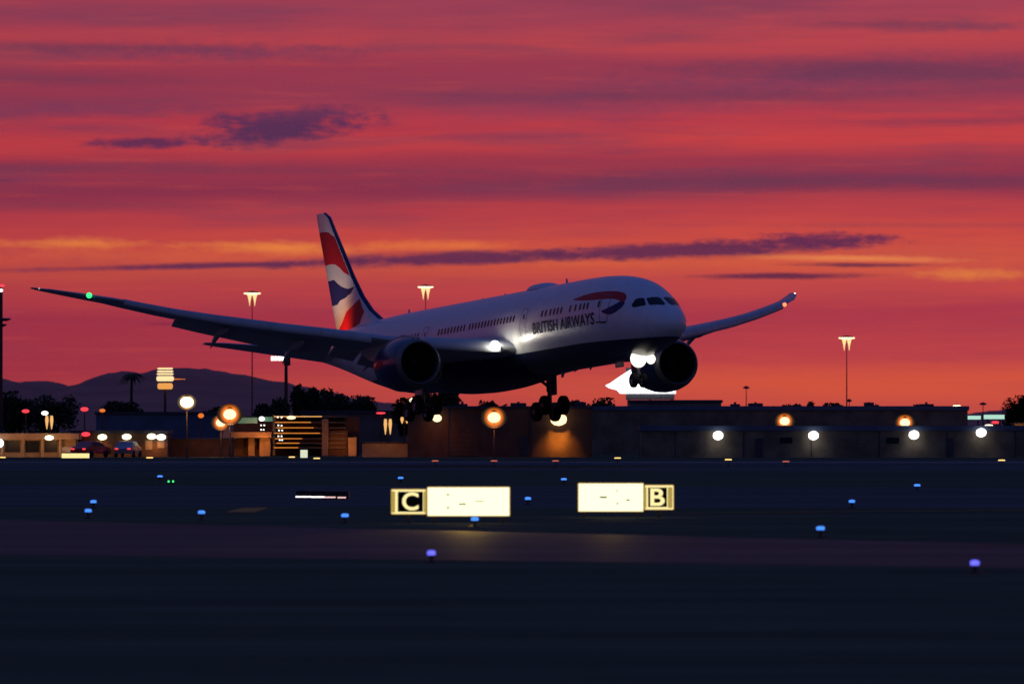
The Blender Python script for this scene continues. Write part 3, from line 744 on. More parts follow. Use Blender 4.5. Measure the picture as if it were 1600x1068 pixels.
    for x, r_, es in ((-.42, .60, 1.5), (.50, .36, 1.4)):
        bm = bmesh.new(); lathe(bm, [(-.18, .02), (-.16, r_ * .6), (-.1, r_ * .9), (0, r_), (.12, r_ * .85), (.3, r_ * .4), (.32, .02)], 'y', 24)
        bm_obj('landing_light', bm, lamp_mat('nose_gear_lamp', (1, .93, .78), es), g_, loc=(x, -1.0, 1.40))
    bm = bmesh.new(); tube(bm, (-.6, 0, 1.5), (.6, 0, 1.5), .05); bm_obj('lamp_bracket', bm, M['steel'], g_)
    return root
jet = airliner()

# ================================================================== SIGNS
yl = lamp_mat('lit_yellow_sign_face', (1.0, .84, .38), 1.12)
ylb = lamp_mat('lit_sign_face_bright', (1.0, .98, .64), 1.3)
khaki = lamp_mat('khaki_lit_film', (1.0, .72, .16), .42)
yle = lamp_mat('lit_yellow_edge', (1.0, .62, .12), .55)
M['sblack'] = mat('sign_black_film', (.012, .008, .003), .5, vary=.1)
M['smark'] = mat('sign_mark_film', (.08, .045, .005), .5, vary=.1)
M['galv'] = mat('galvanised_post', (.06, .06, .062), .5, .5, vary=.2)
def letter(ch, x0, x1, z0, z1, y, parent, m, off=.03):
    cu = bpy.data.curves.new('letter', 'FONT'); cu.body = ch; cu.size = 1; cu.offset = off; cu.extrude = .004
    o = bpy.data.objects.new('letter_source', cu); C.objects.link(o)
    me = bpy.data.meshes.new_from_object(o.evaluated_get(bpy.context.evaluated_depsgraph_get())); bpy.data.objects.remove(o)
    xs = [v.co.x for v in me.vertices]; ys = [v.co.y for v in me.vertices]; a, b, c, d = min(xs), max(xs), min(ys), max(ys)
    for v in me.vertices:
        v.co = Vector((x0 + (v.co.x - a) / (b - a) * (x1 - x0), y - v.co.z, z0 + (v.co.y - c) / (d - c) * (z1 - z0)))
    return link_me('letter', me, m, parent, smooth=False)
def sign(u0, u1, v0, v1, cu0, cu1, cv0, cv1, blk, let, ltr, marks, label, Y, strips=()):
    k = Y / FP; mid = (u0 + u1 + cu0 + cu1) / 4
    X = lambda u: (u - mid) * k
    Zz = lambda v: H + (HOR - v) * k
    r = thing('taxiway_sign', label, 'airport sign', ((mid - 800) * k, Y, 0), 0)
    def panel(a, b, c, d, nm, face):
        bm = bmesh.new(); box(bm, X(a), X(b), 0, .34, Zz(d), Zz(c), .018)
        hs = bm_obj(nm, bm, yle, r, smooth=False)
        bm = bmesh.new(); box(bm, X(a) + .025, X(b) - .025, -.02, .01, Zz(d) + .02, Zz(c) - .02, .008)
        return hs, bm_obj('lit_face', bm, face, hs, smooth=False)
    hs, f = panel(u0, u1, v0, v1, 'bright_panel', ylb)
    for (a, b, c, d) in marks:
        bm = bmesh.new(); box(bm, X(a), X(b), -.028, -.015, Zz(d), Zz(c)); bm_obj('arrow_fragment', bm, M['smark'], hs, smooth=False)
    hc, f = panel(cu0, cu1, cv0, cv1, 'letter_panel', yl)
    bm = bmesh.new(); box(bm, X(blk[0]), X(blk[1]), -.034, -.015, Zz(blk[3]), Zz(blk[2]), .004); bm_obj('black_panel', bm, M['sblack'], hc, smooth=False)
    for (sa, sb) in strips:
        bm = bmesh.new(); box(bm, X(sa), X(sb), -.036, -.015, Zz(cv1 - 3), Zz(cv0 + 3.5), .004); bm_obj('side_strip', bm, khaki, hc, smooth=False)
    letter(ltr, X(let[0]), X(let[1]), Zz(let[3]), Zz(let[2]), -.042, hc, yl, .02)
    for px_ in (X(u0) + .2, X(u1) - .2, (X(cu0) + X(cu1)) / 2):
        bm = bmesh.new(); tube(bm, (px_, .17, .012), (px_, .17, Zz(v1) + .02), .035, seg=8); tube(bm, (px_, .17, 0), (px_, .17, .012), .1, seg=12)
        bm_obj('leg', bm, M['galv'], r)
    # the lamps inside throw light on the ground in front
    l = bpy.data.lights.new('sign_lamp_light', 'SPOT'); l.energy = 1800; l.color = (1, .62, .12); l.spot_size = R(22); l.spot_blend = 1.0; l.shadow_soft_size = .4
    o = bpy.data.objects.new('sign_lamp_light', l); C.objects.link(o); o.parent = r; o.location = (X((u0 + u1) / 2), -.1, .75)
    o.rotation_euler = (Vector((0, -26, -.7))).to_track_quat('-Z', 'Y').to_euler()
    return r
sign(667, 797, 760, 806, 611, 666, 763.5, 803, (621.5, 661, 767.5, 799), (628.5, 654, 768.5, 796.5), 'C',
     [(698, 702, 771, 773), (698, 702, 791.5, 793.5), (717, 728, 786, 788), (742, 757, 782, 783.2)],
     'lit yellow sign with letter C on black at its left end', 246, ((611.6, 617.5), (662, 665.5)))
sign(903, 1006, 754, 799, 1007, 1053, 757, 796, (1012.5, 1042, 761, 791.5), (1016, 1038.5, 762.5, 789.5), 'B',
     [(937, 948, 775, 777.4), (978, 984, 779.6, 781.6), (962.5, 965.5, 765.5, 767), (963, 966, 785, 787)],
     'lit yellow sign with letter B on black at its right end', 262, ((1043.5, 1050.5), (1007.5, 1010)))

# ================================================================== TAXIWAY AND RUNWAY LIGHTS
M['blue_lens'] = lamp_mat('blue_lens', (.055, .24, 1.0), 1.5)
M['violet_lens'] = lamp_mat('violet_lens', (.14, .14, 1.0), 1.5)
M['green_lens'] = lamp_mat('green_lens', (.05, 1, .22), 1.6)
M['amber_lens'] = lamp_mat('amber_lens', (1.0, .66, .20), 1.4)
M['redlens'] = lamp_mat('red_lens', (1.0, .20, .10), .5)
M['lfix'] = mat('light_fixture_body', (.03, .03, .034), .5, .4, vary=.15)
def edge_light(u, v, label, group, lens, name='taxiway_light', hz=.24, r=.10, proto={}):
    z = hz; Y = gy(v, z); p = at(u, v, Y); key = (name, lens, round(r, 3), hz)
    if key in proto:
        o = copy_tree(proto[key])
        o.location = (p.x, p.y, 0); o['label'] = label; o['group'] = group; return o
    o = thing(name, label, 'taxiway light' if name == 'taxiway_light' else 'runway light', (p.x, p.y, 0), 0, group)
    bm = bmesh.new(); tube(bm, (0, 0, 0), (0, 0, .03), .14, .14, 16); tube(bm, (0, 0, .03), (0, 0, hz - .09), .028, .028, 8); tube(bm, (0, 0, hz - .1), (0, 0, hz - .06), .07, .075, 12)
    bm_obj('stem', bm, M['lfix'], o)
    bm = bmesh.new(); lathe(bm, [(hz - .045, r * .92), (hz, r), (hz + .03, r * .95), (hz + .045, r * .6), (hz + .05, .01)], 'z', 16)
    bm_obj('lens', bm, M[lens], o)
    proto[key] = o
    return o
TG = 'blue taxiway edge lights'
bl = [(250, 743.5, 'small blue edge light far out, beside the pair of green lights', 'f'), (146, 783, 'upper of the two blue edge lights close together at far left', 'n'),
      (138, 797, 'lower of the two blue edge lights close together at far left', 'n'), (315, 799.5, 'lone blue edge light right of the close pair at the left', 'n'),
      (539, 804.5, 'blue edge light just below the row of white approach-slope units', 'n'), (626, 746, 'small blue edge light above the sign lettered C', 'f'),
      (825, 778, 'blue edge light in the gap between the two yellow signs', 'n'), (881, 748, 'small far blue edge light above left of the sign lettered B', 'f'),
      (742, 810, 'blue edge light right in front of the foot of the C sign', 'n'), (1282, 824.5, 'largest blue edge light right of the B sign, at the taxiway rim', 'n'),
      (1331, 782.5, 'blue edge light midway between the large one and the farthest right one', 'n'), (1433, 757.5, 'farthest small blue edge light on the right side', 'f')]
for u, v, lb, k in bl: edge_light(u, v, lb, TG, 'blue_lens', r=.105 if k == 'n' else .14)
edge_light(674, 863, 'violet-blue light set in the near taxiway below the C sign', 'violet taxiway lights', 'violet_lens', r=.085, hz=.2)
edge_light(1523, 878.5, 'violet-blue light on the near taxiway at far right', 'violet taxiway lights', 'violet_lens', r=.085, hz=.2)
edge_light(263.5, 751.5, 'left one of a pair of tiny green inset lights', 'green taxiway lights', 'green_lens', r=.045, hz=.12)
edge_light(270.5, 751.5, 'right one of a pair of tiny green inset lights', 'green taxiway lights', 'green_lens', r=.045, hz=.12)
RG = 'amber runway edge lights'
for u, v, lb in [(4, 714, 'amber runway light at the far left edge of the view'), (234, 714.5, 'amber runway light right of the lit yellow board at left'),
                 (456, 713.5, 'amber runway light just left of the small white box sign'), (495, 715.5, 'amber runway light just right of the small white box sign'),
                 (965, 715, 'amber runway light left of centre-right, in line above the B sign'), (1138, 717.5, 'amber runway light below the leftmost white wall lamp'),
                 (1565, 718.5, 'amber runway light at the far right edge of the view')]:
    edge_light(u, v, lb, RG, 'amber_lens', 'runway_light', r=.26 if u != 234 else .28, hz=.42)
for u, v, lb in [(680, 719.5, 'dim red light below the near main gear'), (772, 719.5, 'dim red light below the orange lamp on the long shed'),
                 (868, 719.5, 'dim red light below the orange-lit shed wall'), (1228, 720.5, 'dim red light on the right part of the runway rim')]:
    edge_light(u, v, lb, 'dim red runway lights', 'redlens', 'runway_light', r=.24, hz=.40)
# approach slope units
Yp = 330.0
M['papi'] = lamp_mat('white_slope_lens', (1, .92, .86), 2.2)
M['papir'] = lamp_mat('pink_slope_lens', (1, .62, .6), 1.1)
for i, (u, w_, lb) in enumerate([(474, .30, 'leftmost white approach-slope unit in the row of four'), (496.5, .26, 'second approach-slope unit from the left'),
                                 (515.5, .22, 'third approach-slope unit from the left, pinkish'), (534, .16, 'rightmost and dimmest approach-slope unit')]):
    p = at(u, 775.5 + i * .4, Yp); o = thing('approach_slope_unit', lb, 'runway light', (p.x, Yp, 0), 0, 'row of approach-slope units')
    bm = bmesh.new(); box(bm, -.28, .28, 0, .6, .05 - .0 + .0 , .36, .03); bm_obj('housing', bm, M['lfix'], o)
    o.location.z = 0
    bm = bmesh.new()
    for x in (-.2, .2): tube(bm, (x, .3, 0), (x, .3, .06), .02, seg=8)
    bm_obj('leg', bm, M['lfix'], o)
    bm = bmesh.new(); box(bm, -w_, w_, -.012, .012, .10, .15, .004); bm_obj('lens', bm, M['papi'] if i < 2 else M['papir'], o)
    for ch in o.children: ch.location.z = p.z - .125
    if p.z > .16:
        bm = bmesh.new(); tube(bm, (0, .3, 0), (0, .3, p.z - .05), .05, seg=8); bm_obj('post', bm, M['lfix'], o)

# ================================================================== FAR SIDE OF THE FIELD
def ppm(Y): return FP / Y
def WX(u, Y): return (u - 800) / FP * Y
def WZ(v, Y): return H + (HOR - v) / FP * Y
M['wall_dark'] = mat('dark_metal_cladding', (.16, .13, .10), .8, vary=.3, vscale=.5, bump=.4)
M['wall_brown'] = mat('brown_rendered_wall', (.14, .068, .040), .8, vary=.25, vscale=.6, bump=.3)
M['wall_beige'] = mat('beige_wall', (.36, .24, .15), .8, vary=.2, vscale=.6)
M['wall_dim'] = mat('dim_hangar_cladding', (.13, .10, .10), .8, vary=.3, vscale=.4)
M['roof_blue'] = mat('blue_grey_roof_metal', (.09, .12, .20), .55, .2, vary=.15, vscale=.4)
M['roof_dark'] = mat('dark_roof_edge', (.05, .05, .07), .6, vary=.2)
M['pole'] = mat('painted_pole', (.07, .05, .05), .6, .3, vary=.2)
M['o_lamp'] = lamp_mat('orange_lamp_glass', (1.0, .78, .42), 1.7)
M['o2_lamp'] = lamp_mat('deep_orange_lamp_glass', (1.0, .36, .08), 1.6)
M['w_lamp'] = lamp_mat('white_lamp_glass', (1.0, .98, .90), 3.0)
M['y_lamp'] = lamp_mat('warm_white_lamp_glass', (1.0, .88, .52), 2.6)
M['r_lamp'] = lamp_mat('red_lamp_glass', (1.0, .05, .07), 1.3)
M['halo'] = lamp_mat('orange_glow', (1.0, .22, .025), .85)
M['amber_rim'] = lamp_mat('amber_reflector', (1.0, .42, .10), .55)
M['wall_white'] = mat('pale_wall', (.5, .48, .44), .7, vary=.15)
def lampdata(name, loc, tgt, e, col, ang, blend=.9, rad=.15, parent=None):
    l = bpy.data.lights.new(name, 'SPOT'); l.energy = e; l.color = col; l.spot_size = R(ang); l.spot_blend = blend; l.shadow_soft_size = rad
    o = bpy.data.objects.new(name, l); C.objects.link(o); o.location = loc
    o.rotation_euler = (Vector(tgt) - Vector(loc)).to_track_quat('-Z', 'Y').to_euler()
    if parent: o.parent = parent
    return o
# ---- buildings ------------------------------------------------------
def shed(name, label, cat, u0, u1, v, Y, depth, wall, fascia=None, fh=.5, over=.15, pil=6, group=None, lit=None):
    x0, x1, h = WX(u0, Y), WX(u1, Y), WZ(v, Y); mx = (x0 + x1) / 2
    r = thing(name, label, cat, (mx, Y, 0), 0, group); a, b = x0 - mx, x1 - mx
    bm = bmesh.new(); box(bm, a, b, 0, depth, 0, h - fh); bm_obj('wall', bm, wall, r, smooth=False)
    bm = bmesh.new(); box(bm, a - over, b + over, -over, depth + over, h - fh + .003, h, .03); rf = bm_obj('roof', bm, fascia or M['roof_dark'], r, smooth=False)
    nloc = 0
    if pil:
        x = a + pil / 2
        p0 = None
        while x < b:
            if p0 is None:
                bm = bmesh.new(); box(bm, -.06, .06, -.09, -.003, .02, h - fh - .02); p0 = bm_obj('downpipe', bm, M['roof_dark'], r, smooth=False, loc=(x, 0, 0))
            else:
                q = p0.copy(); C.objects.link(q); q.parent = r; q.location = (x, 0, 0)
            x += pil
    return r
A = shed('storage_shed', 'long brown shed with orange lamplight on its wall, behind the main gear', 'building', 637, 925, 634, 800, 22, M['wall_brown'], M['roof_dark'], .25, pil=7.7)
B = shed('cargo_building', 'long low dark building with plain roof edge, farthest back on the right', 'building', 905, 1512, 634, 870, 30, M['wall_dark'], M['roof_blue'], .45, pil=0)
Bx = shed('rooftop_block', 'dark raised block above the low building, below the far engine', 'building', 985, 1127, 624.5, 885, 12, M['wall_dark'], M['roof_dark'], .3, pil=0)
Cc = shed('freight_building', 'low dark building with white wall lamps and a blue roof edge at right', 'building', 1002, 1720, 664.5, 792, 14, M['wall_dark'], M['roof_blue'], .50, pil=6.3)
D = shed('dark_hangar', 'low dark hangar with a thin roof edge left of the brown shed', 'building', 470, 636, 641, 880, 30, M['wall_dim'], M['roof_dark'], .3, pil=0)
Dw = shed('annex', 'small orange-lit annex at the left end of the brown shed', 'building', 566, 637, 690, 803, 8, M['wall_beige'], M['roof_dark'], .12, pil=0)
El = shed('left_hangar', 'wide blue-roofed hangar behind the low lit buildings at left', 'building', 150, 345, 643, 900, 30, M['roof_blue'], M['roof_dark'], .3, pil=0)
Fb = shed('brown_store', 'low brown store between the tall round lamp and the car park', 'building', 264, 362, 684, 812, 8, M['wall_brown'], M['roof_dark'], .2, pil=0)
Gl = shed('lamp_lit_terminal', 'low brown building at left with four round lamps over its lit wall', 'building', 112, 262, 672, 805, 9, M['wall_brown'], M['roof_dark'], .3, pil=0)
def mount(bm_parent, u, v, Y, r, lens, name='wall_lamp', flat=.5):
    px_ = bm_parent.location.x
    x, z = WX(u, Y) - px_, WZ(v, Y); y = Y - bm_parent.location.y
    bm = bmesh.new(); box(bm, x - .12, x + .12, y + .05, y + .42, z + .02, z + .2, .02); f = bm_obj(name, bm, M['lfix'], bm_parent, smooth=False)
    bm = bmesh.new(); bmesh.ops.create_icosphere(bm, subdivisions=2, radius=r)
    for q in bm.verts: q.co = Vector((q.co.x, q.co.y * .5, q.co.z * flat))
    bm_obj('lamp_glass', bm, lens, f, loc=(x, y - .05, z))
    return f
for u, v in ((1122, 680), (1271, 680), (1428, 679), (1533, 675.5)):
    mount(Cc, u, v, 791.4, .50, M['w_lamp'], flat=.85)
    lampdata('wall_lamp_light', (WX(u, 790.6), 790.6, WZ(v, 790.6)), (WX(u, 792), 791.8, 0.6), 22, (1, .96, .84), 110)
# four lamps of the low building at left
for u, v, l in ((160, 682.5, 'y_lamp'), (198, 682, 'y_lamp'), (237, 681.5, 'y_lamp'), (252, 682.5, 'w_lamp')):
    mount(Gl, u, v, 804.3, .46, M[l], flat=.62)
    lampdata('wall_lamp_light', (WX(u, 803.6), 803.6, WZ(v + 2, 803.6)), (WX(u, 805), 804.8, .9), 85, (1, .38, .08), 75)
# lamplit wall patches put in as paler door panels
for i, (u0, u1, v0, v1) in enumerate(((150, 159, 688, 702), (186, 197, 688, 703), (227, 238, 687, 702), (246, 257, 686, 700))):
    bm = bmesh.new(); k = 804.9 / FP; px_ = Gl.location.x
    box(bm, WX(u0, 804.9) - px_, WX(u1, 804.9) - px_, -.08, -.003, WZ(v1, 804.9), WZ(v0, 804.9), .01)
    f = bm_obj('door', bm, M['wall_beige'], Gl, smooth=False)
# the lamp on the long shed and its wall wash
def globe(parent, u, v, Y, r, m, name='lamp_glass', sq=(1, 1, .8)):
    bm = bmesh.new(); bmesh.ops.create_icosphere(bm, subdivisions=3, radius=r)
    for q in bm.verts: q.co = Vector((q.co.x * sq[0], q.co.y * sq[1], q.co.z * sq[2]))
    return bm_obj(name, bm, m, parent, loc=(WX(u, Y) - parent.location.x, Y - parent.location.y, WZ(v, Y)))
mount(A, 873, 655, 799.2, .80, M['o_lamp'], flat=.75)
lampdata('wall_lamp_light', (WX(873, 798), 797.7, WZ(648, 798)), (WX(873, 800), 800, 2.0), 1500, (1, .44, .05), 48, 1.0)
lampdata('wall_lamp_light', (WX(873, 798), 798.4, WZ(651, 798)), (WX(873, 800), 800, 1.0), 900, (1, .40, .04), 78, 1.0)
mount(A, 683, 653, 799.2, .45, M['o_lamp'], flat=.8)
lampdata('wall_lamp_light', (WX(683, 798), 797.5, WZ(650, 798)), (WX(690, 800), 800, .2), 70, (1, .28, .08), 140, 1.0)
lampdata('wall_lamp_light', (WX(600, 798), 799.0, WZ(672, 798)), (WX(600, 803), 802.8, .6), 170, (1, .36, .06), 110, 1.0)

def openings(b, Y, items):
    cx = b.location.x
    for nm, u0, u1, v0, v1, m_ in items:
        bm = bmesh.new(); box(bm, WX(u0, Y) - cx, WX(u1, Y) - cx, -.07, -.003, max(.02, WZ(v1, Y)), WZ(v0, Y), .01)
        f = bm_obj(nm, bm, m_, b, smooth=False)
        if nm == 'roller_door':
            n_ = 6
            for k in range(1, n_):
                z_ = max(.02, WZ(v1, Y)) + (WZ(v0, Y) - max(.02, WZ(v1, Y))) * k / n_
                bm = bmesh.new(); box(bm, WX(u0, Y) - cx + .06, WX(u1, Y) - cx - .06, -.1, -.073, z_ - .03, z_ + .03); bm_obj('slat', bm, m_, f, smooth=False)
openings(Cc, 792, [('roller_door', 1040, 1078, 680, 714, M['wall_dark']), ('door', 1180, 1192, 684, 714, M['roof_dark']), ('roller_door', 1310, 1352, 680, 714, M['wall_dark']),
                   ('window', 1218, 1238, 683, 692, M['glass']), ('window', 1385, 1405, 683, 692, M['glass']), ('door', 1478, 1490, 684, 714, M['roof_dark'])])
openings(A, 800, [('roller_door', 700, 748, 668, 712, M['wall_brown']), ('door', 812, 824, 680, 712, M['roof_dark'])])
for b_, Y_, us, v_ in ((B, 870, (1150, 1182, 1360, 1450), 634), (A, 800, (722, 810, 908), 634)):
    for i, u_ in enumerate(us):
        z_ = WZ(v_, Y_); x_ = WX(u_, Y_) - b_.location.x; w_ = .5 + .25 * (i % 2)
        bm = bmesh.new(); box(bm, x_ - w_, x_ + w_, 3, 4.4, z_ + .003, z_ + .22 + .08 * (i % 3), .03); tube(bm, (x_, 3.7, z_ + .2), (x_, 3.7, z_ + .42), .12, seg=8)
        bm_obj('roof_vent', bm, M['roof_dark'], b_, smooth=False)
# ---- street lamps ---------------------------------------------------
def glow_dish_mat(R_, col):  # emission fades out from the centre, painting a glow around the lamp
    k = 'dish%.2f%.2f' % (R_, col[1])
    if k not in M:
        m = bpy.data.materials.new('lamp_glow_dish'); m.use_nodes = True; g = N(m.node_tree); b = g.n['Principled BSDF']
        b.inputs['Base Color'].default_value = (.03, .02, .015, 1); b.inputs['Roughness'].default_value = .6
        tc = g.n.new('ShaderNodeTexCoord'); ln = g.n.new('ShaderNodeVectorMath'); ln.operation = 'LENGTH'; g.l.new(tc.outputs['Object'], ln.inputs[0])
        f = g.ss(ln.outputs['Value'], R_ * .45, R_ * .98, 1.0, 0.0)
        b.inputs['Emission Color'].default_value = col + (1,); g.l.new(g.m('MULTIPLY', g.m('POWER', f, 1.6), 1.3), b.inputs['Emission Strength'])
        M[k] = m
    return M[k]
def street_lamp(u, v, Y, r, m, label, es_spot=0, col=(1, .5, .18), sq=(1.05, .8, .85), group='round street lamps beyond the field', pole=True):
    x, z = WX(u, Y), WZ(v, Y); o = thing('street_lamp', label, 'lamp', (x, Y, 0), 0, group)
    bm = bmesh.new(); tube(bm, (0, .25, 0), (0, .25, z - .1), .10, .06, 10); tube(bm, (0, .25, 0), (0, .25, .3), .17, .17, 10); tube(bm, (0, .25, z - .1), (0, 0, z + r * .6), .05, .05, 8)
    bm_obj('pole', bm, M['pole'], o)
    bm = bmesh.new(); lathe(bm, [(z + r * sq[2], r * .42), (z + r * sq[2] + .06, r * .36), (z + r * sq[2] + .14, .05)], 'z', 20, cap=True); bm_obj('hood', bm, M['lfix'], o)
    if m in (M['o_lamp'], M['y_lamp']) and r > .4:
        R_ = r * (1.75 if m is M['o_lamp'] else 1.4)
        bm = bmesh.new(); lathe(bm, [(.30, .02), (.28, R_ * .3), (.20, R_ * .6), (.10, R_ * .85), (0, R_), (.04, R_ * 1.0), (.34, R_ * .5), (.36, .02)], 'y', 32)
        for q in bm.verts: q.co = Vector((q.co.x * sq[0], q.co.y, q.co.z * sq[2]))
        bm_obj('glow_dish', bm, glow_dish_mat(R_, (1.0, .20, .015) if m is M['o_lamp'] else (1.0, .42, .10)), o, loc=(0, 0, z))
    bm = bmesh.new(); bmesh.ops.create_icosphere(bm, subdivisions=3, radius=r * (.86 if m is M['o_lamp'] else 1))
    for q in bm.verts: q.co = Vector((q.co.x * sq[0], q.co.y * sq[1], q.co.z * sq[2] + z))
    bm_obj('lamp_glass', bm, m, o)
    if es_spot: lampdata('street_lamp_light', (x, Y - .4, z - r), (x, Y - .2, 0), es_spot, col, 150, 1.0)
    return o
street_lamp(292, 628, 790, .60, M['y_lamp'], 'tall round warm-white lamp right of the glowing ring lantern', 260)
street_lamp(359, 647, 800, .66, M['o_lamp'], 'large orange round lamp above the car park corner', 200)
street_lamp(345, 660, 805, .50, M['o_lamp'], 'smaller orange round lamp just below left of the large one', 120)
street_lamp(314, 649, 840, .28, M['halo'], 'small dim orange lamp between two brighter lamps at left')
street_lamp(772, 652, 790, .66, M['o_lamp'], 'bright orange round lamp before the shed, between the two main gears', 130, (1, .3, .08))
street_lamp(645, 625.5, 860, .32, M['y_lamp'], 'small warm lamp seen at the upper edge of the near main wheels')
street_lamp(1226, 657.5, 862, .55, M['o_lamp'], 'left one of the two orange lamps above the dark freight building', 60, (1, .35, .08))
street_lamp(1414, 660, 862, .56, M['o_lamp'], 'right one of the two orange lamps above the dark freight building', 60, (1, .35, .08))
street_lamp(40, 642, 850, .34, M['r_lamp'], 'red lamp farthest left above the pavilion', sq=(1.1, .8, .55))
street_lamp(132, 639, 850, .36, M['r_lamp'], 'red lamp left of a dim orange one, above the lamp-lit building', sq=(1.1, .8, .6))
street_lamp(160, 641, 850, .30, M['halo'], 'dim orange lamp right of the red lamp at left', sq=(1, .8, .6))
street_lamp(595, 645, 860, .35, M['r_lamp'], 'low red lamp left of the twin glowing streaks', sq=(1.4, .8, .3))
street_lamp(1555, 659.5, 850, .28, M['r_lamp'], 'red lamp below the green-white lit boards at right', sq=(1.4, .8, .5))
street_lamp(1495, 634.5, 900, .30, M['y_lamp'], 'small warm lamp above the roof left of the green-white boards', sq=(1.5, .8, .5))
def twin(u, v, Y, label, h=1.5):  # light streaks under the head, shaped as two glowing tapered tubes
    x, z = WX(u, Y), WZ(v, Y); o = thing('twin_streak_lamp', label, 'lamp', (x, Y, 0), 0, 'twin streak lamps')
    bm = bmesh.new(); tube(bm, (0, .2, 0), (0, .2, z + .1), .08, .07, 10); tube(bm, (-.35, .1, z + .12), (.35, .1, z + .12), .05)
    bm_obj('pole', bm, M['pole'], o)
    for s_ in (-.24, .24):
        bm = bmesh.new(); lathe(bm, [(z + .05, .12), (z - h * .3, .17), (z - h * .7, .10), (z - h, .03)], 'z', 12, (s_, 0, 0), True)
        bm_obj('streak_tube', bm, M['o_streak'], o)
    return o
M['o_streak'] = lamp_mat('orange_streak_glow', (1.0, .52, .17), .95)
twin(606, 655, 850, 'twin orange light streaks shaped as tubes on a pole left of the near wheels')
twin(632, 652, 850, 'short twin orange light streaks shaped as tubes half hidden behind the near wheels', .6)
tw = twin(77, 650, 850, 'twin orange light streaks shaped as tubes, with a white lamp on top, above the pavilion', 1.3)
globe(tw, 70, 645, 849.7, .34, M['w_lamp'], sq=(1, .7, .6))

# ---- high masts -----------------------------------------------------
M['mast_glow'] = lamp_mat('mast_lamp_glass', (1.0, .78, .42), 2.2)
M['mast_glow2'] = lamp_mat('mast_cone_glow', (1.0, .66, .28), 1.25)
def high_mast(u, v, Y, w, label, lit=True):
    x, z = WX(u, Y), WZ(v, Y); r = w / ppm(Y) / 2; g_ = 'tall floodlight masts' if lit else 'unlit distant masts'
    o = thing('high_mast_light' if lit else 'unlit_mast', label, 'mast light' if lit else 'mast', (x, Y, 0), 0, g_)
    bm = bmesh.new(); tube(bm, (0, 0, 0), (0, 0, z + .1), .16, .06, 10); bm_obj('pole', bm, M['pole'], o)
    bm = bmesh.new(); lathe(bm, [(z + .05, r * .5), (z + .22, r * .96), (z + .36, r * .7), (z + .55, .12)], 'z', 24, cap=True)
    bm_obj('head_frame', bm, M['pole'], o)
    if lit:
        bm = bmesh.new(); lathe(bm, [(z + .19, r * .94), (z + .08, r * 1.0), (z - .06, r * .85), (z - .14, r * .3)], 'z', 24, cap=True)
        bm_obj('lamp_ring', bm, M['mast_glow'], o)
        for k, a_ in enumerate((0.1, PI - .1)):  # glow drips below the ring, shaped as two emissive tapering cones
            bm = bmesh.new(); lathe(bm, [(z - .12, .46), (z - .7, .30), (z - 1.4, .14), (z - 2.3, .02)], 'z', 10, (math.cos(a_) * r * .30, math.sin(a_) * r * .30, 0), True)
            bm_obj('glow_cone', bm, M['mast_glow2'], o)
    return o
high_mast(394, 459, 1600, 27, 'tall mast with glowing mushroom-shaped head, left of the tail fin')
high_mast(665, 449, 1600, 25, 'tall mast with glowing mushroom-shaped head above the rear cabin')
high_mast(1323, 528.5, 1600, 26, 'tall mast with glowing mushroom-shaped head, right of the far wing')
high_mast(1166, 607.5, 1500, 12, 'unlit thin mast with flat disc head right of the far engine', False)
high_mast(1536, 633, 1500, 13, 'unlit thin mast with flat disc head above the green-white boards', False)
high_mast(1327, 628, 1400, 9, 'short unlit mast just behind the roof under the lit mast', False)
# flood bank mast
o = thing('floodlight_mast', 'dark pole with a white bank of floodlights under the near wing', 'mast light', (WX(447, 1100), 1100, 0))
bm = bmesh.new(); tube(bm, (0, 0, 0), (0, 0, WZ(559, 1100)), .30, .2, 10); bm_obj('pole', bm, M['pole'], o)
bm = bmesh.new(); box(bm, -.3, .55, -.25, .35, WZ(571, 1100), WZ(555, 1100), .06); bm_obj('lamp_housing', bm, M['pole'], o)
for k in range(4):
    bm = bmesh.new(); cx = WX(426 + k * 5.2, 1100) - WX(447, 1100); box(bm, cx - .19, cx + .19, -.35, -.1, WZ(563, 1100), WZ(556.5, 1100), .03); bm_obj('floodlight', bm, M['w_lamp'], o)
# ring lantern
Yl = 1100; zc = WZ(600, Yl)
o = thing('ring_lantern', 'tall lantern of stacked glowing rings before the hills at left', 'lamp', (WX(258, Yl), Yl, 0))
bm = bmesh.new(); tube(bm, (0, 0, 0), (0, 0, WZ(576, Yl)), .22, .14, 12); bm_obj('pole', bm, M['pole'], o)
bm = bmesh.new(); tube(bm, (0, 0, WZ(592, Yl)), (2.6, 0, WZ(592, Yl)), .10, .03, 8); bm_obj('glow_streak_arm', bm, M['halo'], o)  # sideways streak of lantern light, modelled as a self-glowing arm
M['p_ring'] = lamp_mat('pale_ring_glass', (1.0, .72, .36), 1.15)
for v_, hh, rr_, m_ in ((575.5, 2.6, 1.0, 'p_ring'), (579.8, 2.6, 1.05, 'p_ring'), (584, 2.6, 1.08, 'p_ring'), (591.2, 8.0, 1.12, 'p_ring'), (603, 9.5, .98, 'o_ring')):
    if m_ == 'o_ring' and 'o_ring' not in M: M['o_ring'] = lamp_mat('amber_ring_glass', (1.0, .42, .09), .85)
    bm = bmesh.new(); h2 = hh / ppm(Yl) / 2; z_ = WZ(v_, Yl)
    lathe(bm, [(z_ - h2, rr_ * .86), (z_ - h2 * .5, rr_), (z_ + h2 * .5, rr_), (z_ + h2, rr_ * .86)], 'z', 28, cap=True)
    bm_obj('glowing_ring', bm, M[m_], o)

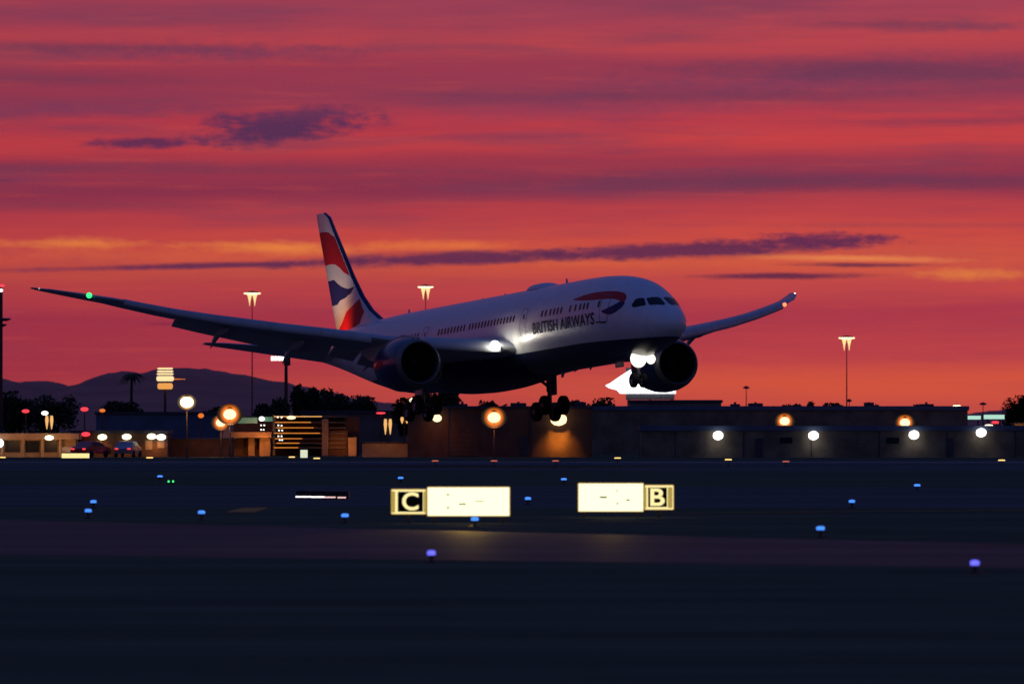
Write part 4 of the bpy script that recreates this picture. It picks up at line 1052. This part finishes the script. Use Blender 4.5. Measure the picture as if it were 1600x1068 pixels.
# ---- mast at the left edge of the view ------------------------------
Yt = 900; x0 = WX(-16, Yt); o = thing('radar_tower', 'dark tower at the left edge with a red lamp on top and side platforms', 'tower', (x0, Yt, 0))
zt = WZ(449, Yt); bm = bmesh.new()
for sx in (-1, 1):
    for sy in (-1, 1): tube(bm, (sx * 1.15, sy * 1.15, 0), (sx * 1.15, sy * 1.15, zt), .14, .14, 8)
bm_obj('leg', bm, M['pole'], o)['kind'] = 'stuff'
bm = bmesh.new(); box(bm, -1.08, 1.08, -1.0, 1.08, 0, zt - .4); bm_obj('shaft', bm, M['roof_dark'], o, smooth=False)
bm = bmesh.new()
for k in range(9):
    z1 = zt * k / 9 + .2
    for y_ in (-1.16, 1.16): tube(bm, (-1.15, y_, z1), (1.15, y_, z1 + zt / 9), .05, seg=6); tube(bm, (1.15, y_, z1), (-1.15, y_, z1 + zt / 9), .05, seg=6)
bm_obj('bracing', bm, M['pole'], o)
for v_, r_ in ((499, 2.25), (508, 1.8)):
    bm = bmesh.new(); lathe(bm, [(WZ(v_, Yt) - .16, r_ * .8), (WZ(v_, Yt), r_), (WZ(v_, Yt) + .14, r_ * .98)], 'z', 20, cap=True); bm_obj('platform', bm, M['roof_dark'], o)
globe(o, 2.5, 446, Yt - 1.2, .28, M['r_lamp'], 'red_lamp', (1.2, 1, .5)); globe(o, 1.5, 453.5, Yt - 1.2, .20, M['w_lamp'], 'white_lamp')

# ---- lit board ------------------------------------------------------
Yb = 905; M['board'] = lamp_mat('white_lit_board_face', (1, 1, 1), 2.6)
pts = [(952, 606), (946, 602), (954, 598), (961, 593), (970, 587), (979, 581), (989, 575), (1000, 571), (1056, 571), (1056, 614.5), (969, 614.5), (964, 609)]  # slanted left end is glare, shaped into the board outline
o = thing('lit_board', 'brilliant white lit board with its glare shaped as a slanting pointed left edge, behind the nose wheel', 'billboard', (WX(1010, Yb), Yb, 0))
n_ = len(pts); vs = [(WX(u, Yb) - WX(1010, Yb), y, WZ(v, Yb)) for y in (0, .5) for u, v in pts]
link_mesh('lit_face', vs, [tuple(range(n_)), tuple(range(n_, 2 * n_))[::-1]] + [(i, (i + 1) % n_, (i + 1) % n_ + n_, i + n_) for i in range(n_)], M['board'], o, smooth=False)
bm = bmesh.new(); box(bm, WX(978, Yb) - WX(1010, Yb), WX(1054, Yb) - WX(1010, Yb), .6, .9, WZ(624, Yb), WZ(574, Yb)); bm_obj('back_frame', bm, M['roof_dark'], o, smooth=False)
for u in (982, 1016, 1050):
    bm = bmesh.new(); tube(bm, (WX(u, Yb) - WX(1010, Yb), .75, 0), (WX(u, Yb) - WX(1010, Yb), .75, WZ(616, Yb)), .12, seg=8); bm_obj('leg', bm, M['roof_dark'], o)
# ---- boards at the right edge ---------------------------------------
M['gw'] = lamp_mat('green_white_face', (.60, 1.0, .80), .75)
for u0, u1, v0, v1, lb in ((1505, 1533, 648.5, 655.5, 'left and dimmer of two green-white lit boards at right'), (1536.5, 1570, 647, 655, 'right and brighter of two green-white lit boards at right')):
    Y = 880; mx = WX((u0 + u1) / 2, Y); o = thing('lit_name_board', lb, 'billboard', (mx, Y, 0), 0, 'green-white lit boards')
    bm = bmesh.new(); box(bm, WX(u0, Y) - mx, WX(u1, Y) - mx, 0, .3, WZ(v1, Y), WZ(v0, Y), .02); bm_obj('frame', bm, M['roof_dark'], o, smooth=False)
    bm = bmesh.new(); box(bm, WX(u0, Y) - mx + .04, WX(u1, Y) - mx - .04, -.05, -.003, WZ(v1, Y) + .04, WZ(v0, Y) - .04); bm_obj('lit_face', bm, M['gw'], o, smooth=False)
    for s_ in (-.6, .6):
        bm = bmesh.new(); tube(bm, (s_, .15, 0), (s_, .15, WZ(v1, Y)), .07, seg=8); bm_obj('leg', bm, M['pole'], o)
o = shed('gate_house', 'small orange-lit gate house at the far right edge', 'building', 1586, 1640, 660, 850, 6, M['wall_beige'], M['roof_dark'], .15, pil=0)
lampdata('gate_lamp_light', (WX(1592, 847), 846.8, WZ(661, 847)), (WX(1594, 850), 850, 2.6), 160, (1, .45, .08), 120)
for u, v in ((1545, 664.5), (1557, 667)): street_lamp(u, v, 840, .26, M['y_lamp'], 'left of two small pale lamps under the lit boards at right' if u < 1550 else 'right of two small pale lamps under the lit boards at right', sq=(1.6, .8, .45))
# ---- small boards at the field edge ---------------------------------
def small_board(name, u0, u1, v0, v1, Y, m, label):
    mx = WX((u0 + u1) / 2, Y); o = thing(name, label, 'airport sign', (mx, Y, 0))
    bm = bmesh.new(); box(bm, WX(u0, Y) - mx, WX(u1, Y) - mx, 0, .3, max(.06, WZ(v1, Y)), WZ(v0, Y), .03); bm_obj('housing', bm, M['lfix'], o, smooth=False)
    bm = bmesh.new(); box(bm, WX(u0, Y) - mx + .02, WX(u1, Y) - mx - .02, -.03, .0 - .003, max(.08, WZ(v1, Y)) + .02, WZ(v0, Y) - .02, .01); bm_obj('lit_face', bm, m, o, smooth=False)
    for s_ in (-.25, .25):
        bm = bmesh.new(); tube(bm, (s_ * (WX(u1, Y) - WX(u0, Y)), .15, 0), (s_ * (WX(u1, Y) - WX(u0, Y)), .15, max(.08, WZ(v1, Y)) + .02), .04, seg=8); bm_obj('leg', bm, M['lfix'], o)
M['ylb2'] = lamp_mat('yellow_board_face', (1.0, .80, .32), 1.1)
M['pale'] = lamp_mat('pale_board_face', (.80, .84, .62), .9)
small_board('runway_sign', 96, 140, 707.5, 715.5, 745, M['ylb2'], 'long low glowing yellow board at left beyond the runway')
small_board('box_sign', 469, 481, 702, 715, 752, M['pale'], 'small pale lit box sign between two amber runway lights')

# ---- pavilion at the far left ---------------------------------------
Y = 800; r = thing('pavilion', 'low beige pavilion with three dark windows at the far left', 'building', (WX(60, Y), Y, 0)); cx = WX(60, Y)
bx = lambda nm, u0, u1, v0, v1, y0, y1, m, par=None: bm_obj(nm, (lambda b: (box(b, WX(u0, Y) - cx, WX(u1, Y) - cx, y0, y1, max(0, WZ(v1, Y)), WZ(v0, Y), .01), b)[1])(bmesh.new()), m, par or r, smooth=False)
bx('wall', -40, 118, 686, 716, .3, 7, M['wall_beige']); bx('roof_band', -44, 124, 676.5, 686, -.9, 7.3, M['wall_beige'])
for u0, u1 in ((-30, -6), (8, 31), (40, 61), (69, 89)): bx('window', u0, u1, 688, 706, .22, .297, M['glass'])
for u in (2, 35, 65, 93): bx('post', u, u + 3.2, 686.2, 716, -.7, -.45, M['wall_beige'])
bx('bench', 94, 113, 698, 706, -.4, .1, M['wall_white'])
mount(r, 77, 683.5, 798.6, .44, M['y_lamp'], flat=.55)
mount(r, -1, 692, 798.6, .42, M['w_lamp'], flat=1.0)
for u, e in ((20, 110), (77, 170), (104, 110), (-5, 70)): lampdata('pavilion_light', (WX(u, 796), 796.2, 1.6), (WX(u, 800), 800, 1.3), e, (1, .46, .17), 140, 1.0)
# ---- car park -------------------------------------------------------
Y = 830; r = thing('car_park', 'open car park with stacked orange-lit decks left of the near wing root', 'building', (WX(460, Y), Y, 0)); cx = WX(460, Y)
bx('rear_wall', 362, 560, 650, 712, 5.0, 5.3, M['wall_brown'])
dk_ = [649.5, 658.5, 667, 675.5, 684, 691, 698]
M['deck_light'] = lamp_mat('deck_strip_light', (1.0, .30, .04), .75)
M['deck_lite'] = lamp_mat('deck_strip_light_bright', (1.0, .50, .14), .95)
for i, v in enumerate(dk_):
    ue = (503, 486, 490, 500, 472, 468, 466)[i]
    bx('deck', 428, 540, v, v + 2.2, .0, 4.9, M['wall_dark'])
    bx('strip_light', 428 + (i % 3) * 2, ue, v + .2, v + 1.5, -.09, -.003, M['deck_lite'] if i in (0,) else M['deck_light'])
bx('column', 426, 430, 648, 712, .1, .5, M['wall_dark']); bx('column', 503, 513, 654, 712, -.3, .3, M['wall_beige']); bx('column', 544, 557, 683, 712, -.6, .2, M['wall_beige'])
bx('column', 406, 423, 684, 712, -1.0, -.2, M['wall_beige']); bx('column', 388, 398, 684, 712, -.2, .3, M['wall_beige'])
bx('canopy', 362, 425, 674.5, 683.5, -2.2, 2, M['wall_beige'])
bx('entrance_wall', 514, 543, 672, 712, .3, .8, M['wall_brown']); bx('entrance_wall', 366, 405, 684, 712, 1.0, 1.5, M['wall_brown'])
M['green_glass'] = mat('green_lit_glass', (.1, .25, .2), .3, emit=(.10, .30, .18), es=.35)
bx('green_window', 372, 402, 652, 661, -.1, .1, M['green_glass']); bx('green_window', 413, 426, 651, 658, -.1, .1, M['green_glass'])
for (u, v) in ((408, 664), (413, 664), (408, 671), (412, 671), (434, 651.5), (440, 651.5), (435, 664), (440, 664.5), (436, 672), (441, 672), (435, 681), (440, 681), (437, 687), (441, 687), (409, 687)):
    globe(r, u, v, Y - .4, .06, M['w_lamp'], 'bulb', (1.2, 1, 1))
globe(r, 409, 654, Y - .5, .28, M['w_lamp'], 'lamp_glass', (1, .8, .8)); globe(r, 455, 652, Y - .5, .34, M['o_lamp'], 'lamp_glass', (1.3, .8, .5))
for u, v, yo, e, a_ in ((392, 668, -5, 420, 100), (414, 690, -4, 300, 90), (550, 688, -3.5, 260, 80), (508, 668, -3, 60, 90), (528, 690, -3, 70, 100), (376, 700, -4, 60, 110), (440, 705, -3, 30, 120)):
    lampdata('car_park_light', (WX(u, Y + yo), Y + yo, WZ(v, Y + yo)), (WX(u, Y), Y, WZ(v + 8, Y)), e * .75, (1, .34, .06), a_, 1.0)
lampdata('store_light', (WX(310, 808), 808, 1.6), (WX(318, 812), 812, 1.2), 60, (1, .4, .1), 130, 1.0)
lampdata('store_light', (WX(345, 808), 808, 1.2), (WX(345, 812), 812, .9), 40, (1, .4, .1), 130, 1.0)

# ---- parked vehicles with red tail lights ---------------------------
def car(u, Y, label, col, rz=0):
    o = thing('parked_car', label, 'car', (WX(u, Y), Y, 0), rz, 'parked cars at the lit building')
    prof = [(-2.2, .35), (-2.25, .8), (-2.0, 1.0), (-1.5, 1.05), (-1.0, 1.48), (.5, 1.5), (1.2, 1.05), (2.0, .95), (2.2, .7), (2.2, .35)]
    vs = []; 
    for y_, sc in ((-.85, .97), (-.78, 1.0), (.78, 1.0), (.85, .97)): vs += [(x, y_ if z < 1.1 else y_ * .82, z * sc if abs(y_) > .8 else z) for x, z in prof]
    n_ = len(prof); fc = [tuple(range(n_)), tuple(range(3 * n_, 4 * n_))[::-1]] + [(j * n_ + i, j * n_ + (i + 1) % n_, (j + 1) * n_ + (i + 1) % n_, (j + 1) * n_ + i) for j in range(3) for i in range(n_)]
    link_mesh('body', vs, fc, col, o)
    for x in (-1.35, 1.35):
        for y_ in (-.84, .84):
            bm = bmesh.new(); lathe(bm, [(-.1, .2), (-.1, .3), (-.06, .33), (.06, .33), (.1, .3), (.1, .2)], 'y', 16, (x, y_, .33), True); bm_obj('wheel', bm, M['tyre'], o)
    for y_ in (-.6, .6):
        bm = bmesh.new(); box(bm, -2.32, -2.2, y_ - .16, y_ + .16, .72, .86, .02); bm_obj('tail_light', bm, M['r_lamp'], o)
    bm = bmesh.new(); vs2 = [(-.95, -.86, 1.1), (.95, -.86, 1.1), (.45, -.70, 1.42), (-.75, -.70, 1.42)]
    link_mesh('side_window', vs2, [(0, 1, 2, 3)], M['glass'], o, smooth=False)
cw = mat('car_paint_silver', (.35, .35, .36), .3, .5, coat=.5, vary=.05); cr = mat('car_paint_red', (.4, .05, .04), .35, coat=.5, vary=.05)
car(142, 797, 'red car parked under the red lamp of the lamp-lit building', cr, R(62))
car(200, 800, 'pale car parked in front of the lamp-lit building', cw, R(80))
mount(Gl, 134, 678, 804.3, .44, M['r_lamp'], flat=.5)

# ---- trees ----------------------------------------------------------
leafm = [mat('leaf_dark', (.022, .032, .014), .8, vary=.3), mat('leaf_mid', (.035, .042, .018), .8, vary=.3)]
barkm = mat('bark', (.05, .036, .026), .9, vary=.3, vscale=5)
def tree(u, v, Y, wpx, label, seed, name='round_tree'):
    rnd = random.Random(seed); x, h = WX(u, Y), WZ(v, Y); w = wpx / ppm(Y) / 2
    o = thing(name, label, 'tree', (x, Y, 0), rnd.random() * 6, 'trees beyond the field')
    bm = bmesh.new(); tube(bm, (0, 0, 0), (.1, 0, h * .5), .22, .13, 8)
    limbs = []
    for k in range(6):
        a_ = k * 1.05 + rnd.random(); e = (math.cos(a_) * w * .6, math.sin(a_) * w * .6, h * (.62 + .2 * rnd.random())); tube(bm, (.08, 0, h * (.3 + .03 * k)), e, .09, .03, 6); limbs.append(e)
    bm_obj('trunk', bm, barkm, o)
    vs, fs_ = [], []
    lumps = [(rnd.uniform(-.6, .6) * w, rnd.uniform(-.6, .6) * w, h * rnd.uniform(.45, .84), rnd.uniform(.34, .6)) for _ in range(15)]
    for k in range(3400):
        lx, ly, lz, lr = rnd.choice(lumps); d = Vector((rnd.gauss(0, 1), rnd.gauss(0, 1), rnd.gauss(0, 1))).normalized() * (rnd.random() ** .4)
        c = Vector((lx + d.x * w * lr * 1.1, ly + d.y * w * lr * 1.1, min(h, lz + d.z * h * lr * .42)))
        s_ = rnd.uniform(.12, .30); t1 = Vector((rnd.gauss(0, 1), rnd.gauss(0, 1), rnd.gauss(0, 1))).normalized(); t2 = t1.orthogonal().normalized()
        i = len(vs); vs += [c - t1 * s_, c + t2 * s_ * .6, c + t1 * s_, c - t2 * s_ * .6]; fs_.append((i, i + 1, i + 2, i + 3))
    link_mesh('crown', vs, fs_, rnd.choice(leafm), o, smooth=False)
TR = [(704, 604, 850, 44, 'dark round tree right behind the near main wheels'), (668, 611, 855, 40, 'dark round tree partly behind the near main wheels'),
      (640, 622, 860, 46, 'low dark tree left of the near main wheels'), (478, 601, 900, 56, 'broad tree left of the airliner tail cone'),
      (520, 607, 905, 60, 'broad tree below the airliner tail cone'), (562, 619, 905, 56, 'broad tree right of the tail cone, below the hull'),
      (760, 627, 870, 40, 'low tree behind the shed roof left of the far main gear'), (795, 631, 870, 40, 'lower tree on the shed roofline near the far main gear'),
      (838, 629, 875, 44, 'dark tree directly behind the far main wheels'), (930, 622, 900, 60, 'wide tree under the airliner belly by the white board'),
      (893, 626, 900, 50, 'dark tree right behind the far main wheels'), (1276, 624, 930, 36, 'bushy tree poking over the roof, centre right'),
      (1305, 630, 930, 40, 'small bush top over the roof beneath the lit mast'), (1372, 632, 930, 34, 'low bush top over the roof, right of the lit mast'),
      (1240, 632, 930, 44, 'small tree top over the roof left of the bushy one'), (1474, 636, 930, 36, 'small tree top at the right end of the long roof'),
      (1425, 632, 930, 26, 'narrow tree top above the right orange lamp'), (30, 612, 940, 70, 'broad dark tree at the far left foot of the tower'),
      (90, 617, 930, 66, 'broad dark tree behind the red lamps at left'), (185, 628, 930, 70, 'low dark tree left of the ring lantern'),
      (330, 636, 940, 60, 'low dark tree behind the brown store'), (1590, 618, 1200, 40, 'hazy dark tree at the far right edge'), (425, 622, 930, 60, 'low dark tree behind the car park')]
for i, t_ in enumerate(TR): tree(*t_, seed=i + 3)
# palm
Yp2 = 1000; x, z = WX(204, Yp2), WZ(584, Yp2); o = thing('palm_tree', 'lone palm left of the glowing ring lantern', 'tree', (x, Yp2, 0))
bm = bmesh.new(); tube(bm, (0, 0, 0), (.15, 0, z), .22, .14, 10); bm_obj('trunk', bm, barkm, o)
rnd = random.Random(5)
for k in range(16):
    a_ = k * 2 * PI / 16 + rnd.random() * .3; L_ = rnd.uniform(1.3, 1.8); vs, fs_ = [], []
    up_ = rnd.uniform(-.2, .8)
    for i in range(7):
        t = i / 6; c = Vector((math.cos(a_) * L_ * t + .15, math.sin(a_) * L_ * t, z + up_ * t - 1.2 * t * t)); sd = Vector((-math.sin(a_), math.cos(a_), 0)) * (.22 * math.sin(PI * min(1, t + .12)) + .02)
        vs += [c - sd - Vector((0, 0, .08)), c, c + sd - Vector((0, 0, .08))]
    for i in range(6):
        q = i * 3; fs_ += [(q, q + 1, q + 4, q + 3), (q + 1, q + 2, q + 5, q + 4)]
    link_mesh('frond', vs, fs_, leafm[1], o, smooth=False)
